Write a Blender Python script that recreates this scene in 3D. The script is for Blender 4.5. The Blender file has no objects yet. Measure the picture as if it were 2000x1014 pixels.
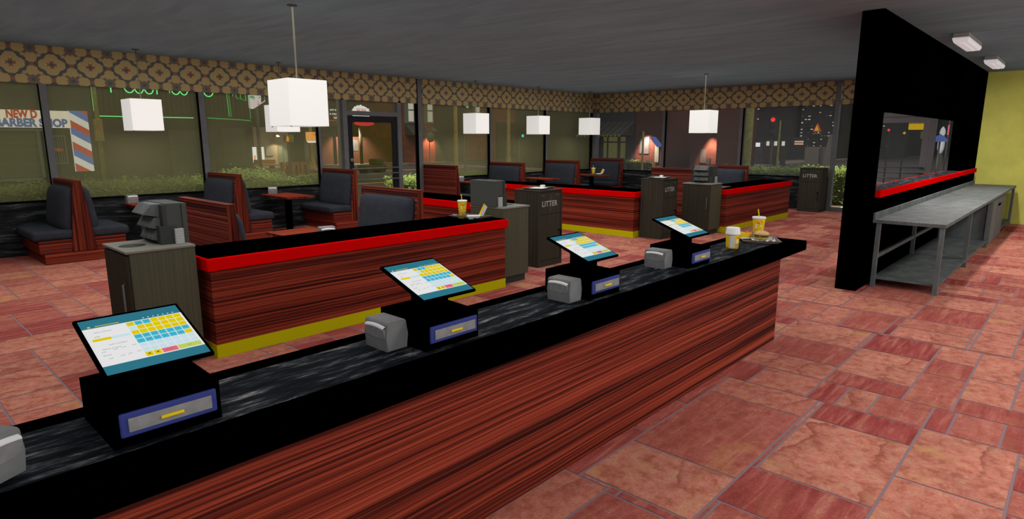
import bpy, bmesh, math, random
from mathutils import Matrix, Vector
random.seed(7)
PI = math.pi
R = math.radians
sc = bpy.context.scene
COL = sc.collection

# ------------------------------------------------------------------ render look
sc.view_settings.view_transform = 'Standard'
try: sc.view_settings.look = 'None'
except Exception: pass
sc.view_settings.gamma = 1.0
sc.view_settings.use_curve_mapping = False
sc.view_settings.exposure = 0.0

# ------------------------------------------------------------------ materials
def srgb(r, g, b):
    f = lambda c: (c/255/12.92) if c/255 <= .04045 else ((c/255+.055)/1.055)**2.4
    return (f(r), f(g), f(b), 1)

def new_mat(name):
    m = bpy.data.materials.new(name); m.use_nodes = True
    nt = m.node_tree
    return m, nt, nt.nodes['Principled BSDF']

def P(name, col, rough=.7, spec=.15, metal=0, emit=None, es=0, bump=0, bscale=80, var=0, vscale=6):
    m, nt, b = new_mat(name)
    c = tuple(col[:3])+(1,)
    b.inputs['Base Color'].default_value = c
    b.inputs['Roughness'].default_value = rough
    b.inputs['Specular IOR Level'].default_value = spec
    b.inputs['Metallic'].default_value = metal
    if emit is not None:
        b.inputs['Emission Color'].default_value = tuple(emit[:3])+(1,)
        b.inputs['Emission Strength'].default_value = es
    if bump or var:
        tc = nt.nodes.new('ShaderNodeTexCoord')
    if var:
        n = nt.nodes.new('ShaderNodeTexNoise'); n.inputs['Scale'].default_value = vscale; n.inputs['Detail'].default_value = 6
        nt.links.new(tc.outputs['Object'], n.inputs['Vector'])
        mr = nt.nodes.new('ShaderNodeMapRange'); mr.inputs['From Min'].default_value = .3; mr.inputs['From Max'].default_value = .7
        mr.inputs['To Min'].default_value = 1-var; mr.inputs['To Max'].default_value = 1+var
        nt.links.new(n.outputs['Fac'], mr.inputs['Value'])
        mx = nt.nodes.new('ShaderNodeVectorMath'); mx.operation = 'SCALE'; mx.inputs[0].default_value = c[:3]
        nt.links.new(mr.outputs['Result'], mx.inputs['Scale'])
        nt.links.new(mx.outputs['Vector'], b.inputs['Base Color'])
    if bump:
        n2 = nt.nodes.new('ShaderNodeTexNoise'); n2.inputs['Scale'].default_value = bscale; n2.inputs['Detail'].default_value = 4
        nt.links.new(tc.outputs['Object'], n2.inputs['Vector'])
        bp = nt.nodes.new('ShaderNodeBump'); bp.inputs['Strength'].default_value = bump; bp.inputs['Distance'].default_value = .01
        nt.links.new(n2.outputs['Fac'], bp.inputs['Height'])
        nt.links.new(bp.outputs['Normal'], b.inputs['Normal'])
    return m

def grain(name, ramp, along, us=.5, vs=9, rough=.6, spec=.06, warp=.18, detail=9, seed=0, band=0, nr=.68):
    """streaked material: along = 'h' (grain horizontal on upright faces), 'v' (upright grain), 't' (grain along x on flat tops)"""
    m, nt, b = new_mat(name)
    N, L = nt.nodes, nt.links
    tc = N.new('ShaderNodeTexCoord'); sp = N.new('ShaderNodeSeparateXYZ')
    L.new(tc.outputs['Object'], sp.inputs[0])
    def math_(op, a, bb):
        n = N.new('ShaderNodeMath'); n.operation = op
        for i, x in enumerate((a, bb)):
            if isinstance(x, (int, float)): n.inputs[i].default_value = x
            else: L.new(x, n.inputs[i])
        return n.outputs[0]
    x, y, z = sp.outputs
    if along == 'h': u, v = math_('ADD', x, y), z
    elif along == 'v': u, v = z, math_('ADD', x, y)
    else: u, v = x, y
    cb = N.new('ShaderNodeCombineXYZ')
    # slow warp bends the streaks
    w = N.new('ShaderNodeTexNoise'); w.inputs['Scale'].default_value = 1.3; w.inputs['Detail'].default_value = 2
    L.new(tc.outputs['Object'], w.inputs['Vector'])
    wv = math_('MULTIPLY', math_('SUBTRACT', w.outputs['Fac'], .5), warp)
    L.new(math_('MULTIPLY', u, us), cb.inputs[0])
    L.new(math_('MULTIPLY', math_('ADD', v, math_('MULTIPLY', wv, .12)), vs), cb.inputs[1])
    cb.inputs[2].default_value = seed*3.7
    n = N.new('ShaderNodeTexNoise'); n.inputs['Scale'].default_value = 1.6; n.inputs['Detail'].default_value = detail
    n.inputs['Roughness'].default_value = nr; n.inputs['Distortion'].default_value = .08
    L.new(cb.outputs[0], n.inputs['Vector'])
    fac = n.outputs['Fac']
    if band:
        cb2 = N.new('ShaderNodeCombineXYZ'); cb2.inputs[2].default_value = seed*5.1+2
        L.new(math_('MULTIPLY', u, us*.6), cb2.inputs[0]); L.new(math_('MULTIPLY', math_('ADD', v, math_('MULTIPLY', wv, .12)), vs*.22), cb2.inputs[1])
        n3 = N.new('ShaderNodeTexNoise'); n3.inputs['Scale'].default_value = 1.6; n3.inputs['Detail'].default_value = 3
        L.new(cb2.outputs[0], n3.inputs['Vector'])
        fac = math_('ADD', math_('MULTIPLY', fac, 1-band), math_('MULTIPLY', n3.outputs['Fac'], band))
    cr = N.new('ShaderNodeValToRGB')
    el = cr.color_ramp.elements
    while len(el) > 1: el.remove(el[-1])
    el[0].position = ramp[0][0]; el[0].color = tuple(ramp[0][1])+(1,)
    for p, c in ramp[1:]:
        e = el.new(p); e.color = tuple(c)+(1,)
    L.new(fac, cr.inputs[0]); L.new(cr.outputs[0], b.inputs['Base Color'])
    b.inputs['Roughness'].default_value = rough; b.inputs['Specular IOR Level'].default_value = spec
    return m

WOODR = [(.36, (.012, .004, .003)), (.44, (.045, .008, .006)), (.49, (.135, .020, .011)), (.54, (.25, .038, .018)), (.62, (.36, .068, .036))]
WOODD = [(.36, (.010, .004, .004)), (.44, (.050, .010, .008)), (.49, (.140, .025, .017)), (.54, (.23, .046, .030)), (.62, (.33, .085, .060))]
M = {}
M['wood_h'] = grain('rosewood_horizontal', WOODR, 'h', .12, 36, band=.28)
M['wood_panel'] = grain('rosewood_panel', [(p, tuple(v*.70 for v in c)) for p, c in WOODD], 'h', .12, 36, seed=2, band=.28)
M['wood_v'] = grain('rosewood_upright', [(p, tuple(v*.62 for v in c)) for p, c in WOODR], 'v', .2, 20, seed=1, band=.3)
M['wood_t'] = grain('rosewood_top', [(.3, (.05, .009, .005)), (.45, (.13, .019, .009)), (.55, (.20, .030, .013)), (.7, (.27, .052, .022))], 't', .2, 18, seed=3, spec=.02, rough=.8)
M['marble'] = grain('black_marble', [(.44, (.004, .005, .007)), (.52, (.012, .015, .019)), (.575, (.055, .060, .066)), (.63, (.18, .18, .175)), (.70, (.46, .43, .40))], 't', 2.4, 13, rough=.8, spec=.02, warp=1.6, detail=12, nr=.76)
M['marble_h'] = grain('black_marble_upright', [(.42, (.008, .009, .010)), (.53, (.018, .020, .022)), (.60, (.055, .057, .058)), (.70, (.17, .17, .165))], 'h', 1.0, 8, rough=.7, spec=.05, warp=1.2, detail=8)
M['greywood'] = grain('grey_oak_laminate', [(.3, (.058, .057, .034)), (.5, (.080, .078, .050)), (.7, (.104, .101, .068))], 'v', .3, 75, rough=.75, spec=.05)
M['greywood_dark'] = grain('dark_oak_laminate', [(.3, (.026, .024, .016)), (.5, (.038, .035, .024)), (.7, (.052, .047, .034))], 'v', .3, 60, rough=.8, spec=.05, seed=4)
M['steel'] = grain('brushed_steel', [(.3, (.065, .072, .070)), (.5, (.105, .115, .112)), (.7, (.16, .17, .165))], 't', 2.2, 3.5, rough=.65, spec=.12, warp=1)
M['steel_leg'] = P('steel_leg', (.105, .120, .122), .5, .2, var=.2, vscale=5)
M['black'] = P('black_laminate', (.00003, .00003, .00003), 1, 0)
M['red'] = P('red_laminate', (.62, .0015, .0015), .9, 0)
M['red_dark'] = M['red']
M['yellow'] = P('yellow_kickboard', (.52, .505, .002), .8, .05)
M['fabric'] = P('charcoal_leather', (.027, .031, .040), .75, .10, bump=.8, bscale=75, var=.12, vscale=9)
M['grey_paint'] = P('grey_dispenser', (.185, .185, .185), .6, .12, var=.12, vscale=14)
M['grey_dark'] = P('dark_grey_plastic', (.042, .045, .041), .7, .1)
M['grey_mid'] = P('mid_grey_plastic', (.062, .066, .060), .7, .1)
M['paper'] = P('white_paper', (.75, .75, .75), .8, .05)
M['paper_pack'] = P('napkin_pack', (.45, .45, .44), .9, .05)
M['alu'] = P('grey_aluminium', (.105, .108, .112), .6, .15, var=.12, vscale=7)
M['alu_brightened'] = P('pale_aluminium', (.21, .21, .212), .6, .15, var=.06, vscale=5)  # same aluminium with a brighter colour, making up for low light there
M['gasket'] = P('black_gasket', (.003, .003, .003), .9, 0)  # paints the unlit mullion sides black; also real black trim and handles
M['door_black'] = P('black_door_leaf', (.010, .011, .014), .6, .1)
M['stone_top'] = P('putty_worktop', (.17, .165, .135), .7, .1, var=.06, vscale=20)
M['blue'] = P('blue_plastic', (.035, .047, .22), .6, .15)
M['drawer_steel'] = P('drawer_steel', (.24, .24, .24), .5, .3, var=.15, vscale=25)
M['gold'] = P('yellow_pull', (.80, .58, .01), .5, .2)
M['cup_yellow'] = P('cup_yellow', (.75, .50, .012), .6, .15)
M['cup_white'] = P('lid_white', (.80, .80, .80), .5, .25)
M['ink_blue'] = P('print_blue', (.03, .04, .30), .8, .05)
M['ink_orange'] = P('print_orange', (.70, .13, .015), .8, .05)
M['ink_white'] = P('print_white', (.80, .78, .72), .8, .05)
M['ink_red'] = P('print_red', (.60, .03, .02), .8, .05)
M['ink_grey'] = P('print_grey', (.25, .25, .27), .8, .05)
M['tray'] = P('brown_tray', (.17, .13, .095), .6, .2)
M['tray_dark'] = P('dark_tray', (.085, .068, .050), .6, .2)
M['bun'] = P('bun', (.66, .40, .17), .7, .15, var=.18, vscale=60)
M['seed'] = P('sesame_seed', (.85, .72, .45), .7, .1)
M['lettuce'] = P('lettuce', (.16, .36, .06), .7, .1)
M['cheese'] = P('cheese', (.85, .42, .02), .6, .2)
M['patty'] = P('patty', (.12, .05, .025), .8, .1)
M['fries'] = P('fries', (.80, .40, .03), .7, .1)
M['stencil'] = P('grey_stencil', (.33, .33, .32), .8, .05)
M['lampshade'] = P('lampshade', (.55, .54, .52), .9, 0, emit=(1, .98, .925), es=.50)
M['diffuser'] = P('fixture_diffuser', (.55, .53, .53), .6, .2, emit=(1, .95, .96), es=.32)
M['fixture'] = P('fixture_housing', (.30, .29, .26), .6, .1)
M['brass'] = P('dull_brass', (.16, .15, .10), .5, .3)
M['wire'] = P('dark_wire', (.05, .05, .045), .6, .2)

def emis(name, c, s=1.0):
    m = bpy.data.materials.new(name); m.use_nodes = True
    nt = m.node_tree; nt.nodes.clear()
    e = nt.nodes.new('ShaderNodeEmission'); e.inputs[0].default_value = tuple(c[:3])+(1,); e.inputs[1].default_value = s
    o = nt.nodes.new('ShaderNodeOutputMaterial'); nt.links.new(e.outputs[0], o.inputs[0])
    return m
SCR = {k: emis('screen_'+k, srgb(*v)) for k, v in dict(teal=(46, 114, 133), white=(226, 226, 226), yellow=(221, 199, 4), cyan=(62, 178, 204), pale=(196, 220, 229), pink=(222, 108, 124), lime=(184, 204, 96), ink=(96, 98, 100), soft=(205, 206, 208), mid=(52, 150, 176)).items()}

def glass(name, col, mix, tint):
    m = bpy.data.materials.new(name); m.use_nodes = True
    nt = m.node_tree; nt.nodes.clear(); N, L = nt.nodes, nt.links
    t = N.new('ShaderNodeBsdfTransparent'); t.inputs[0].default_value = tuple(tint)+(1,)
    d = N.new('ShaderNodeBsdfDiffuse'); d.inputs[0].default_value = tuple(col)+(1,)
    tc = N.new('ShaderNodeTexCoord')
    mp = N.new('ShaderNodeMapping'); mp.inputs['Rotation'].default_value = (0, R(28), R(28)); mp.inputs['Scale'].default_value = (9, 9, .25)
    L.new(tc.outputs['Object'], mp.inputs[0])
    n = N.new('ShaderNodeTexNoise'); n.inputs['Scale'].default_value = 1.4; n.inputs['Detail'].default_value = 3
    L.new(mp.outputs[0], n.inputs['Vector'])
    mr = N.new('ShaderNodeMapRange'); mr.inputs['From Min'].default_value = .3; mr.inputs['From Max'].default_value = .7
    mr.inputs['To Min'].default_value = mix*.96; mr.inputs['To Max'].default_value = mix*1.04
    L.new(n.outputs['Fac'], mr.inputs['Value'])
    mx = N.new('ShaderNodeMixShader'); L.new(mr.outputs[0], mx.inputs[0]); L.new(t.outputs[0], mx.inputs[1]); L.new(d.outputs[0], mx.inputs[2])
    o = N.new('ShaderNodeOutputMaterial'); L.new(mx.outputs[0], o.inputs[0])
    return m
M['glass_plain'] = glass('plain_glass', (.02, .02, .02), .0, (.99, .99, .99))
M['glass_olive'] = glass('olive_filmed_glass', (.222, .216, .100), .46, (.97, .97, .86))
M['glass_grey'] = glass('grey_filmed_glass', (.130, .142, .142), .40, (.98, .98, .98))
M['glass_door'] = glass('olive_door_glass', (.135, .125, .022), .42, (.97, .97, .84))
M['glass_clear'] = glass('lightly_filmed_glass', (.14, .14, .08), .20, (.97, .97, .95))

# floor tile material driven by a per-tile attribute
def floor_mat():
    m, nt, b = new_mat('slate_tile'); N, L = nt.nodes, nt.links
    at = N.new('ShaderNodeAttribute'); at.attribute_name = 'tile'
    sp = N.new('ShaderNodeSeparateColor'); L.new(at.outputs['Color'], sp.inputs[0])
    geo = N.new('ShaderNodeTexCoord')
    off = N.new('ShaderNodeVectorMath'); off.operation = 'MULTIPLY_ADD'
    L.new(at.outputs['Color'], off.inputs[0]); off.inputs[1].default_value = (37, 53, 71); L.new(geo.outputs['Object'], off.inputs[2])
    def noise(scale, detail, dist, vec=None):
        n = N.new('ShaderNodeTexNoise'); n.inputs['Scale'].default_value = scale; n.inputs['Detail'].default_value = detail; n.inputs['Distortion'].default_value = dist
        L.new(vec or off.outputs[0], n.inputs['Vector']); return n.outputs['Fac']
    def ramp(f, pts):
        c = N.new('ShaderNodeValToRGB'); e = c.color_ramp.elements
        while len(e) > 1: e.remove(e[-1])
        e[0].position = pts[0][0]; e[0].color = tuple(pts[0][1])+(1,)
        for p, q in pts[1:]: e.new(p).color = tuple(q)+(1,)
        L.new(f, c.inputs[0]); return c.outputs[0]
    def mix(f, a, c):
        x = N.new('ShaderNodeMix'); x.data_type = 'RGBA'
        L.new(f, x.inputs[0]) if not isinstance(f, float) else None
        L.new(a, x.inputs[6]); L.new(c, x.inputs[7]); return x.outputs[2]
    # stretch for streaked red slate
    mp = N.new('ShaderNodeMapping'); mp.inputs['Scale'].default_value = (1.2, 11, 1); mp.inputs['Rotation'].default_value = (0, 0, R(70))
    L.new(off.outputs[0], mp.inputs[0])
    light = ramp(noise(16, 12, .3), [(.32, (.36, .115, .075)), (.45, (.47, .165, .115)), (.55, (.515, .195, .145)), (.68, (.52, .25, .16))])
    light2 = ramp(noise(2.2, 5, .8), [(.35, (.86, .84, .82)), (.65, (1.06, 1.06, 1.04))])
    ml = N.new('ShaderNodeMix'); ml.data_type = 'RGBA'; ml.blend_type = 'MULTIPLY'; ml.inputs[0].default_value = 1
    L.new(light, ml.inputs[6]); L.new(light2, ml.inputs[7]); light = ml.outputs[2]
    red = ramp(noise(2.0, 12, .7, mp.outputs[0]), [(.30, (.21, .032, .030)), (.47, (.29, .052, .047)), (.58, (.34, .078, .066)), (.74, (.46, .17, .12))])
    base = mix(sp.outputs[0], light, red)
    # fine grit
    gr = ramp(noise(70, 5, .2), [(.35, (.84, .83, .82)), (.65, (1.10, 1.10, 1.09))])
    mg = N.new('ShaderNodeMix'); mg.data_type = 'RGBA'; mg.blend_type = 'MULTIPLY'; mg.inputs[0].default_value = 1
    L.new(base, mg.inputs[6]); L.new(gr, mg.inputs[7]); base = mg.outputs[2]
    # slate ledges: long wavering lines, ledge shading painted in on one side, sharp on the other
    v = N.new('ShaderNodeTexWave'); v.wave_type = 'BANDS'; v.bands_direction = 'Y'; v.wave_profile = 'SAW'
    v.inputs['Scale'].default_value = .85; v.inputs['Distortion'].default_value = 7.5; v.inputs['Detail'].default_value = 5; v.inputs['Detail Scale'].default_value = 1.6; v.inputs['Detail Roughness'].default_value = .55
    L.new(off.outputs[0], v.inputs['Vector'])
    msk = ramp(noise(1.7, 3, .3), [(.42, (.15, .15, .15)), (.56, (1, 1, 1))])
    vein = ramp(v.outputs['Fac'], [(.0, (0, 0, 0)), (.60, (0, 0, 0)), (.90, (.30, .30, .30)), (.955, (.85, .85, .85)), (.985, (.9, .9, .9)), (1.0, (.3, .3, .3))])
    mm = N.new('ShaderNodeMix'); mm.data_type = 'RGBA'; mm.blend_type = 'MULTIPLY'; mm.inputs[0].default_value = 1
    L.new(vein, mm.inputs[6]); L.new(msk, mm.inputs[7]); vein = mm.outputs[2]
    vc = N.new('ShaderNodeRGB'); vc.outputs[0].default_value = (.21, .045, .034, 1)
    rb = N.new('ShaderNodeSeparateColor'); L.new(vein, rb.inputs[0])
    inv = N.new('ShaderNodeMath'); inv.operation = 'MULTIPLY_ADD'; L.new(sp.outputs[0], inv.inputs[0]); inv.inputs[1].default_value = -.75; inv.inputs[2].default_value = .8
    vm = N.new('ShaderNodeMath'); vm.operation = 'MULTIPLY'; L.new(rb.outputs[0], vm.inputs[0]); L.new(inv.outputs[0], vm.inputs[1])
    base = mix(vm.outputs[0], base, vc.outputs[0])
    # ochre patches
    oc = ramp(noise(2.6, 9, .8), [(.60, (0, 0, 0)), (.68, (.55, .55, .55))])
    ob = N.new('ShaderNodeSeparateColor'); L.new(oc, ob.inputs[0])
    occ = N.new('ShaderNodeRGB'); occ.outputs[0].default_value = (.50, .29, .095, 1)
    om = N.new('ShaderNodeMath'); om.operation = 'MULTIPLY'; L.new(ob.outputs[0], om.inputs[0]); L.new(inv.outputs[0], om.inputs[1])
    base = mix(om.outputs[0], base, occ.outputs[0])
    L.new(base, b.inputs['Base Color'])
    b.inputs['Roughness'].default_value = .85; b.inputs['Specular IOR Level'].default_value = .05
    return m
M['tile'] = floor_mat()
M['grout'] = P('grout', (.25, .165, .18), .9, 0)

def ceiling_mat():
    m, nt, b = new_mat('grey_plaster_ceiling'); N, L = nt.nodes, nt.links
    tc = N.new('ShaderNodeTexCoord'); mp = N.new('ShaderNodeMapping'); mp.inputs['Scale'].default_value = (2.2, .5, 1); mp.inputs['Rotation'].default_value = (0, 0, R(45))
    L.new(tc.outputs['Object'], mp.inputs[0])
    n = N.new('ShaderNodeTexNoise'); n.inputs['Scale'].default_value = 1.8; n.inputs['Detail'].default_value = 9; n.inputs['Distortion'].default_value = .9
    L.new(mp.outputs[0], n.inputs['Vector'])
    cr = N.new('ShaderNodeValToRGB'); e = cr.color_ramp.elements
    e[0].position = .3; e[0].color = (.132, .174, .184, 1); e[1].position = .72; e[1].color = (.172, .222, .234, 1)
    L.new(n.outputs['Fac'], cr.inputs[0]); L.new(cr.outputs[0], b.inputs['Base Color'])
    b.inputs['Roughness'].default_value = 1; b.inputs['Specular IOR Level'].default_value = 0
    return m
M['ceiling'] = ceiling_mat()
M['yellow_wall'] = P('yellow_plaster', (.55, .53, .115), .9, .02, var=.09, vscale=3.5, bump=.25, bscale=14)
VAL = [P('valance_tan', (.335, .25, .11), .9, 0), P('valance_dark', (.082, .086, .083), .9, 0), P('valance_brown', (.14, .112, .084), .9, 0),
       P('valance_rust', (.21, .10, .062), .9, 0), P('valance_white', (.36, .34, .29), .9, 0)]

# ------------------------------------------------------------------ mesh helpers
class MB:
    def __init__(s): s.bm = bmesh.new()
    def poly(s, pts, mi=0, smooth=False):
        f = s.bm.faces.new([s.bm.verts.new(p) for p in pts]); f.material_index = mi; f.smooth = smooth; return f
    def box(s, x0, x1, y0, y1, z0, z1, mi=0, bev=0, seg=2, mis=None):
        v = [s.bm.verts.new((x, y, z)) for z in (z0, z1) for x, y in ((x0, y0), (x1, y0), (x1, y1), (x0, y1))]
        fs = []
        for k, idx in enumerate(((3, 2, 1, 0), (4, 5, 6, 7), (0, 1, 5, 4), (1, 2, 6, 5), (2, 3, 7, 6), (3, 0, 4, 7))):   # bottom top -y +x +y -x
            f = s.bm.faces.new([v[i] for i in idx]); f.material_index = mis[k] if mis else mi; fs.append(f)
        if bev:
            es = list({e for f in fs for e in f.edges})
            r = bmesh.ops.bevel(s.bm, geom=es, offset=bev, segments=seg, profile=.5, affect='EDGES', clamp_overlap=True)
            if seg > 2:
                for f in r['faces']: f.smooth = True
        return s
    def prism(s, pts, axis, a, b, mi=0, mi_cap=None):
        """extrude a 2D outline along axis ('x': pts are (y,z); 'y': (x,z); 'z': (x,y))"""
        mk = {'x': lambda p, t: (t, p[0], p[1]), 'y': lambda p, t: (p[0], t, p[1]), 'z': lambda p, t: (p[0], p[1], t)}[axis]
        A = [s.bm.verts.new(mk(p, a)) for p in pts]; B = [s.bm.verts.new(mk(p, b)) for p in pts]
        n = len(pts); fs = []
        for i in range(n):
            f = s.bm.faces.new([A[i], A[(i+1) % n], B[(i+1) % n], B[i]]); f.material_index = mi; fs.append(f)
        for q in (A[::-1], B):
            f = s.bm.faces.new(q); f.material_index = mi if mi_cap is None else mi_cap; fs.append(f)
        return s
    def tube(s, pts, r, n=8, mi=0, cap=True):
        pts = [Vector(p) for p in pts]; rings = []
        for i, p in enumerate(pts):
            d = (pts[min(i+1, len(pts)-1)]-pts[max(i-1, 0)]).normalized()
            a = d.orthogonal().normalized() if abs(d.z) > .99 else d.cross(Vector((0, 0, 1))).normalized()
            b = d.cross(a)
            rr = r[i] if isinstance(r, (list, tuple)) else r
            rings.append([s.bm.verts.new(p+a*rr*math.cos(2*PI*k/n)+b*rr*math.sin(2*PI*k/n)) for k in range(n)])
        for i in range(len(rings)-1):
            for k in range(n):
                f = s.bm.faces.new([rings[i][k], rings[i][(k+1) % n], rings[i+1][(k+1) % n], rings[i+1][k]]); f.material_index = mi; f.smooth = n > 5
        if cap:
            for q in (rings[0][::-1], rings[-1]):
                f = s.bm.faces.new(q); f.material_index = mi
        return s
    def lathe(s, prof, cx=0, cy=0, n=28, mi=0, mis=None, wob=None):
        """prof: list of (r, z); mis: material per band"""
        rings = []
        for j, (r, z) in enumerate(prof):
            if r <= 1e-6: rings.append([s.bm.verts.new((cx, cy, z))]); continue
            ring = []
            for k in range(n):
                a = 2*PI*k/n; rr, zz = r, z
                if wob: rr, zz = wob(a, r, z)
                ring.append(s.bm.verts.new((cx+rr*math.cos(a), cy+rr*math.sin(a), zz)))
            rings.append(ring)
        for i in range(len(rings)-1):
            A, B = rings[i], rings[i+1]; m = mis[i] if mis else mi
            for k in range(n):
                if len(A) == 1 and len(B) == 1: continue
                if len(A) == 1: q = [A[0], B[(k+1) % n], B[k]][::-1]
                elif len(B) == 1: q = [A[k], A[(k+1) % n], B[0]]
                else: q = [A[k], A[(k+1) % n], B[(k+1) % n], B[k]]
                f = s.bm.faces.new(q); f.material_index = m; f.smooth = True
        return s
    def pillow(s, o, u, v, n, w, h, t, k=16, e=6, mi=0):
        o, u, v, n = (Vector(a) for a in (o, u, v, n)); g = []
        for j in range(k+1):
            row = []
            for i in range(k+1):
                a, b = math.sin((2*i/k-1)*PI/2), math.sin((2*j/k-1)*PI/2)
                f = max(0, (1-abs(a)**e)*(1-abs(b)**e))**.45
                ca, cb = a*(1-.05*abs(b)**10), b*(1-.05*abs(a)**10)
                row.append(s.bm.verts.new(o+u*ca*w/2+v*cb*h/2+n*t*f*(1-.12*b)))
            g.append(row)
        for j in range(k):
            for i in range(k):
                f = s.bm.faces.new([g[j][i], g[j][i+1], g[j+1][i+1], g[j+1][i]]); f.material_index = mi; f.smooth = True
        rim = g[0][:] + [g[j][k] for j in range(1, k+1)] + g[k][k-1::-1] + [g[j][0] for j in range(k-1, 0, -1)]
        f = s.bm.faces.new(rim[::-1]); f.material_index = mi
        return s
    def text(s, body, size, M4, mi=0, align='CENTER', shear=0, bold=0, ext=0, bend=None, space=1.0, xs=1.0, fit=None):
        cu = bpy.data.curves.new('t', 'FONT'); cu.body = body; cu.size = size; cu.align_x = align; cu.align_y = 'CENTER'
        cu.shear = shear; cu.offset = bold*size; cu.extrude = ext; cu.space_character = space; cu.resolution_u = 3
        o = bpy.data.objects.new('t', cu); COL.objects.link(o)
        bpy.context.view_layer.update()
        me = bpy.data.meshes.new_from_object(o.evaluated_get(bpy.context.evaluated_depsgraph_get()))
        bpy.data.objects.remove(o); bpy.data.curves.remove(cu)
        if fit:
            x_ = [v.co.x for v in me.vertices]; xs = fit/(max(x_)-min(x_))
        vs = []
        for v in me.vertices:
            c = v.co.copy(); c.x *= xs
            vs.append(s.bm.verts.new(bend(c) if bend else (M4 @ c)))
        for p in me.polygons:
            try:
                f = s.bm.faces.new([vs[i] for i in p.vertices]); f.material_index = mi
            except ValueError: pass
        bpy.data.meshes.remove(me)
        return s
    def build(s, name, mats, parent=None, loc=None, rot=None, recalc=True):
        if recalc: bmesh.ops.recalc_face_normals(s.bm, faces=s.bm.faces)
        me = bpy.data.meshes.new(name); s.bm.to_mesh(me); s.bm.free()
        for m in (mats if isinstance(mats, (list, tuple)) else [mats]): me.materials.append(m)
        o = bpy.data.objects.new(name, me); COL.objects.link(o)
        if parent is not None: o.parent = parent
        if loc is not None: o.location = loc
        if rot is not None: o.rotation_euler = rot
        return o

def thing(name, label, cat, loc=(0, 0, 0), rz=0, group=None):
    o = bpy.data.objects.new(name, None); COL.objects.link(o); o.empty_display_size = .1
    o.location = loc; o.rotation_euler = (0, 0, rz); o['label'] = label; o['category'] = cat
    if group: o['group'] = group
    return o
def tag(o, label, cat, group=None, kind=None):
    o['label'] = label; o['category'] = cat
    if group: o['group'] = group
    if kind: o['kind'] = kind
    return o
def struct(o, label=None):
    o['kind'] = 'structure'
    if label: o['label'] = label; o['category'] = 'setting'
    return o
def empty_struct(name, loc=(0, 0, 0)):
    o = bpy.data.objects.new(name, None); COL.objects.link(o); o.location = loc; o['kind'] = 'structure'; return o
def copy_tree(o, parent=None):
    c = o.copy(); COL.objects.link(c); c.parent = parent
    for ch in list(o.children): copy_tree(ch, c)
    return c
def dup(o, label, loc, rz=None, group=None):
    c = copy_tree(o); c.location = loc
    if rz is not None: c.rotation_euler = (0, 0, rz)
    c['label'] = label
    if group: c['group'] = group
    return c
T = Matrix.Translation
def face_my(x, y, z, s=1): return T((x, y, z)) @ Matrix.Rotation(R(90), 4, 'X')                                   # readable from -y
def face_mx(x, y, z): return T((x, y, z)) @ Matrix.Rotation(R(-90), 4, 'Z') @ Matrix.Rotation(R(90), 4, 'X')     # readable from -x

# ------------------------------------------------------------------ dimensions solved from the photograph
L = 11.288; F = 15.951; ZC = 3.0; ZV = 2.462; ZS = .767

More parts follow.
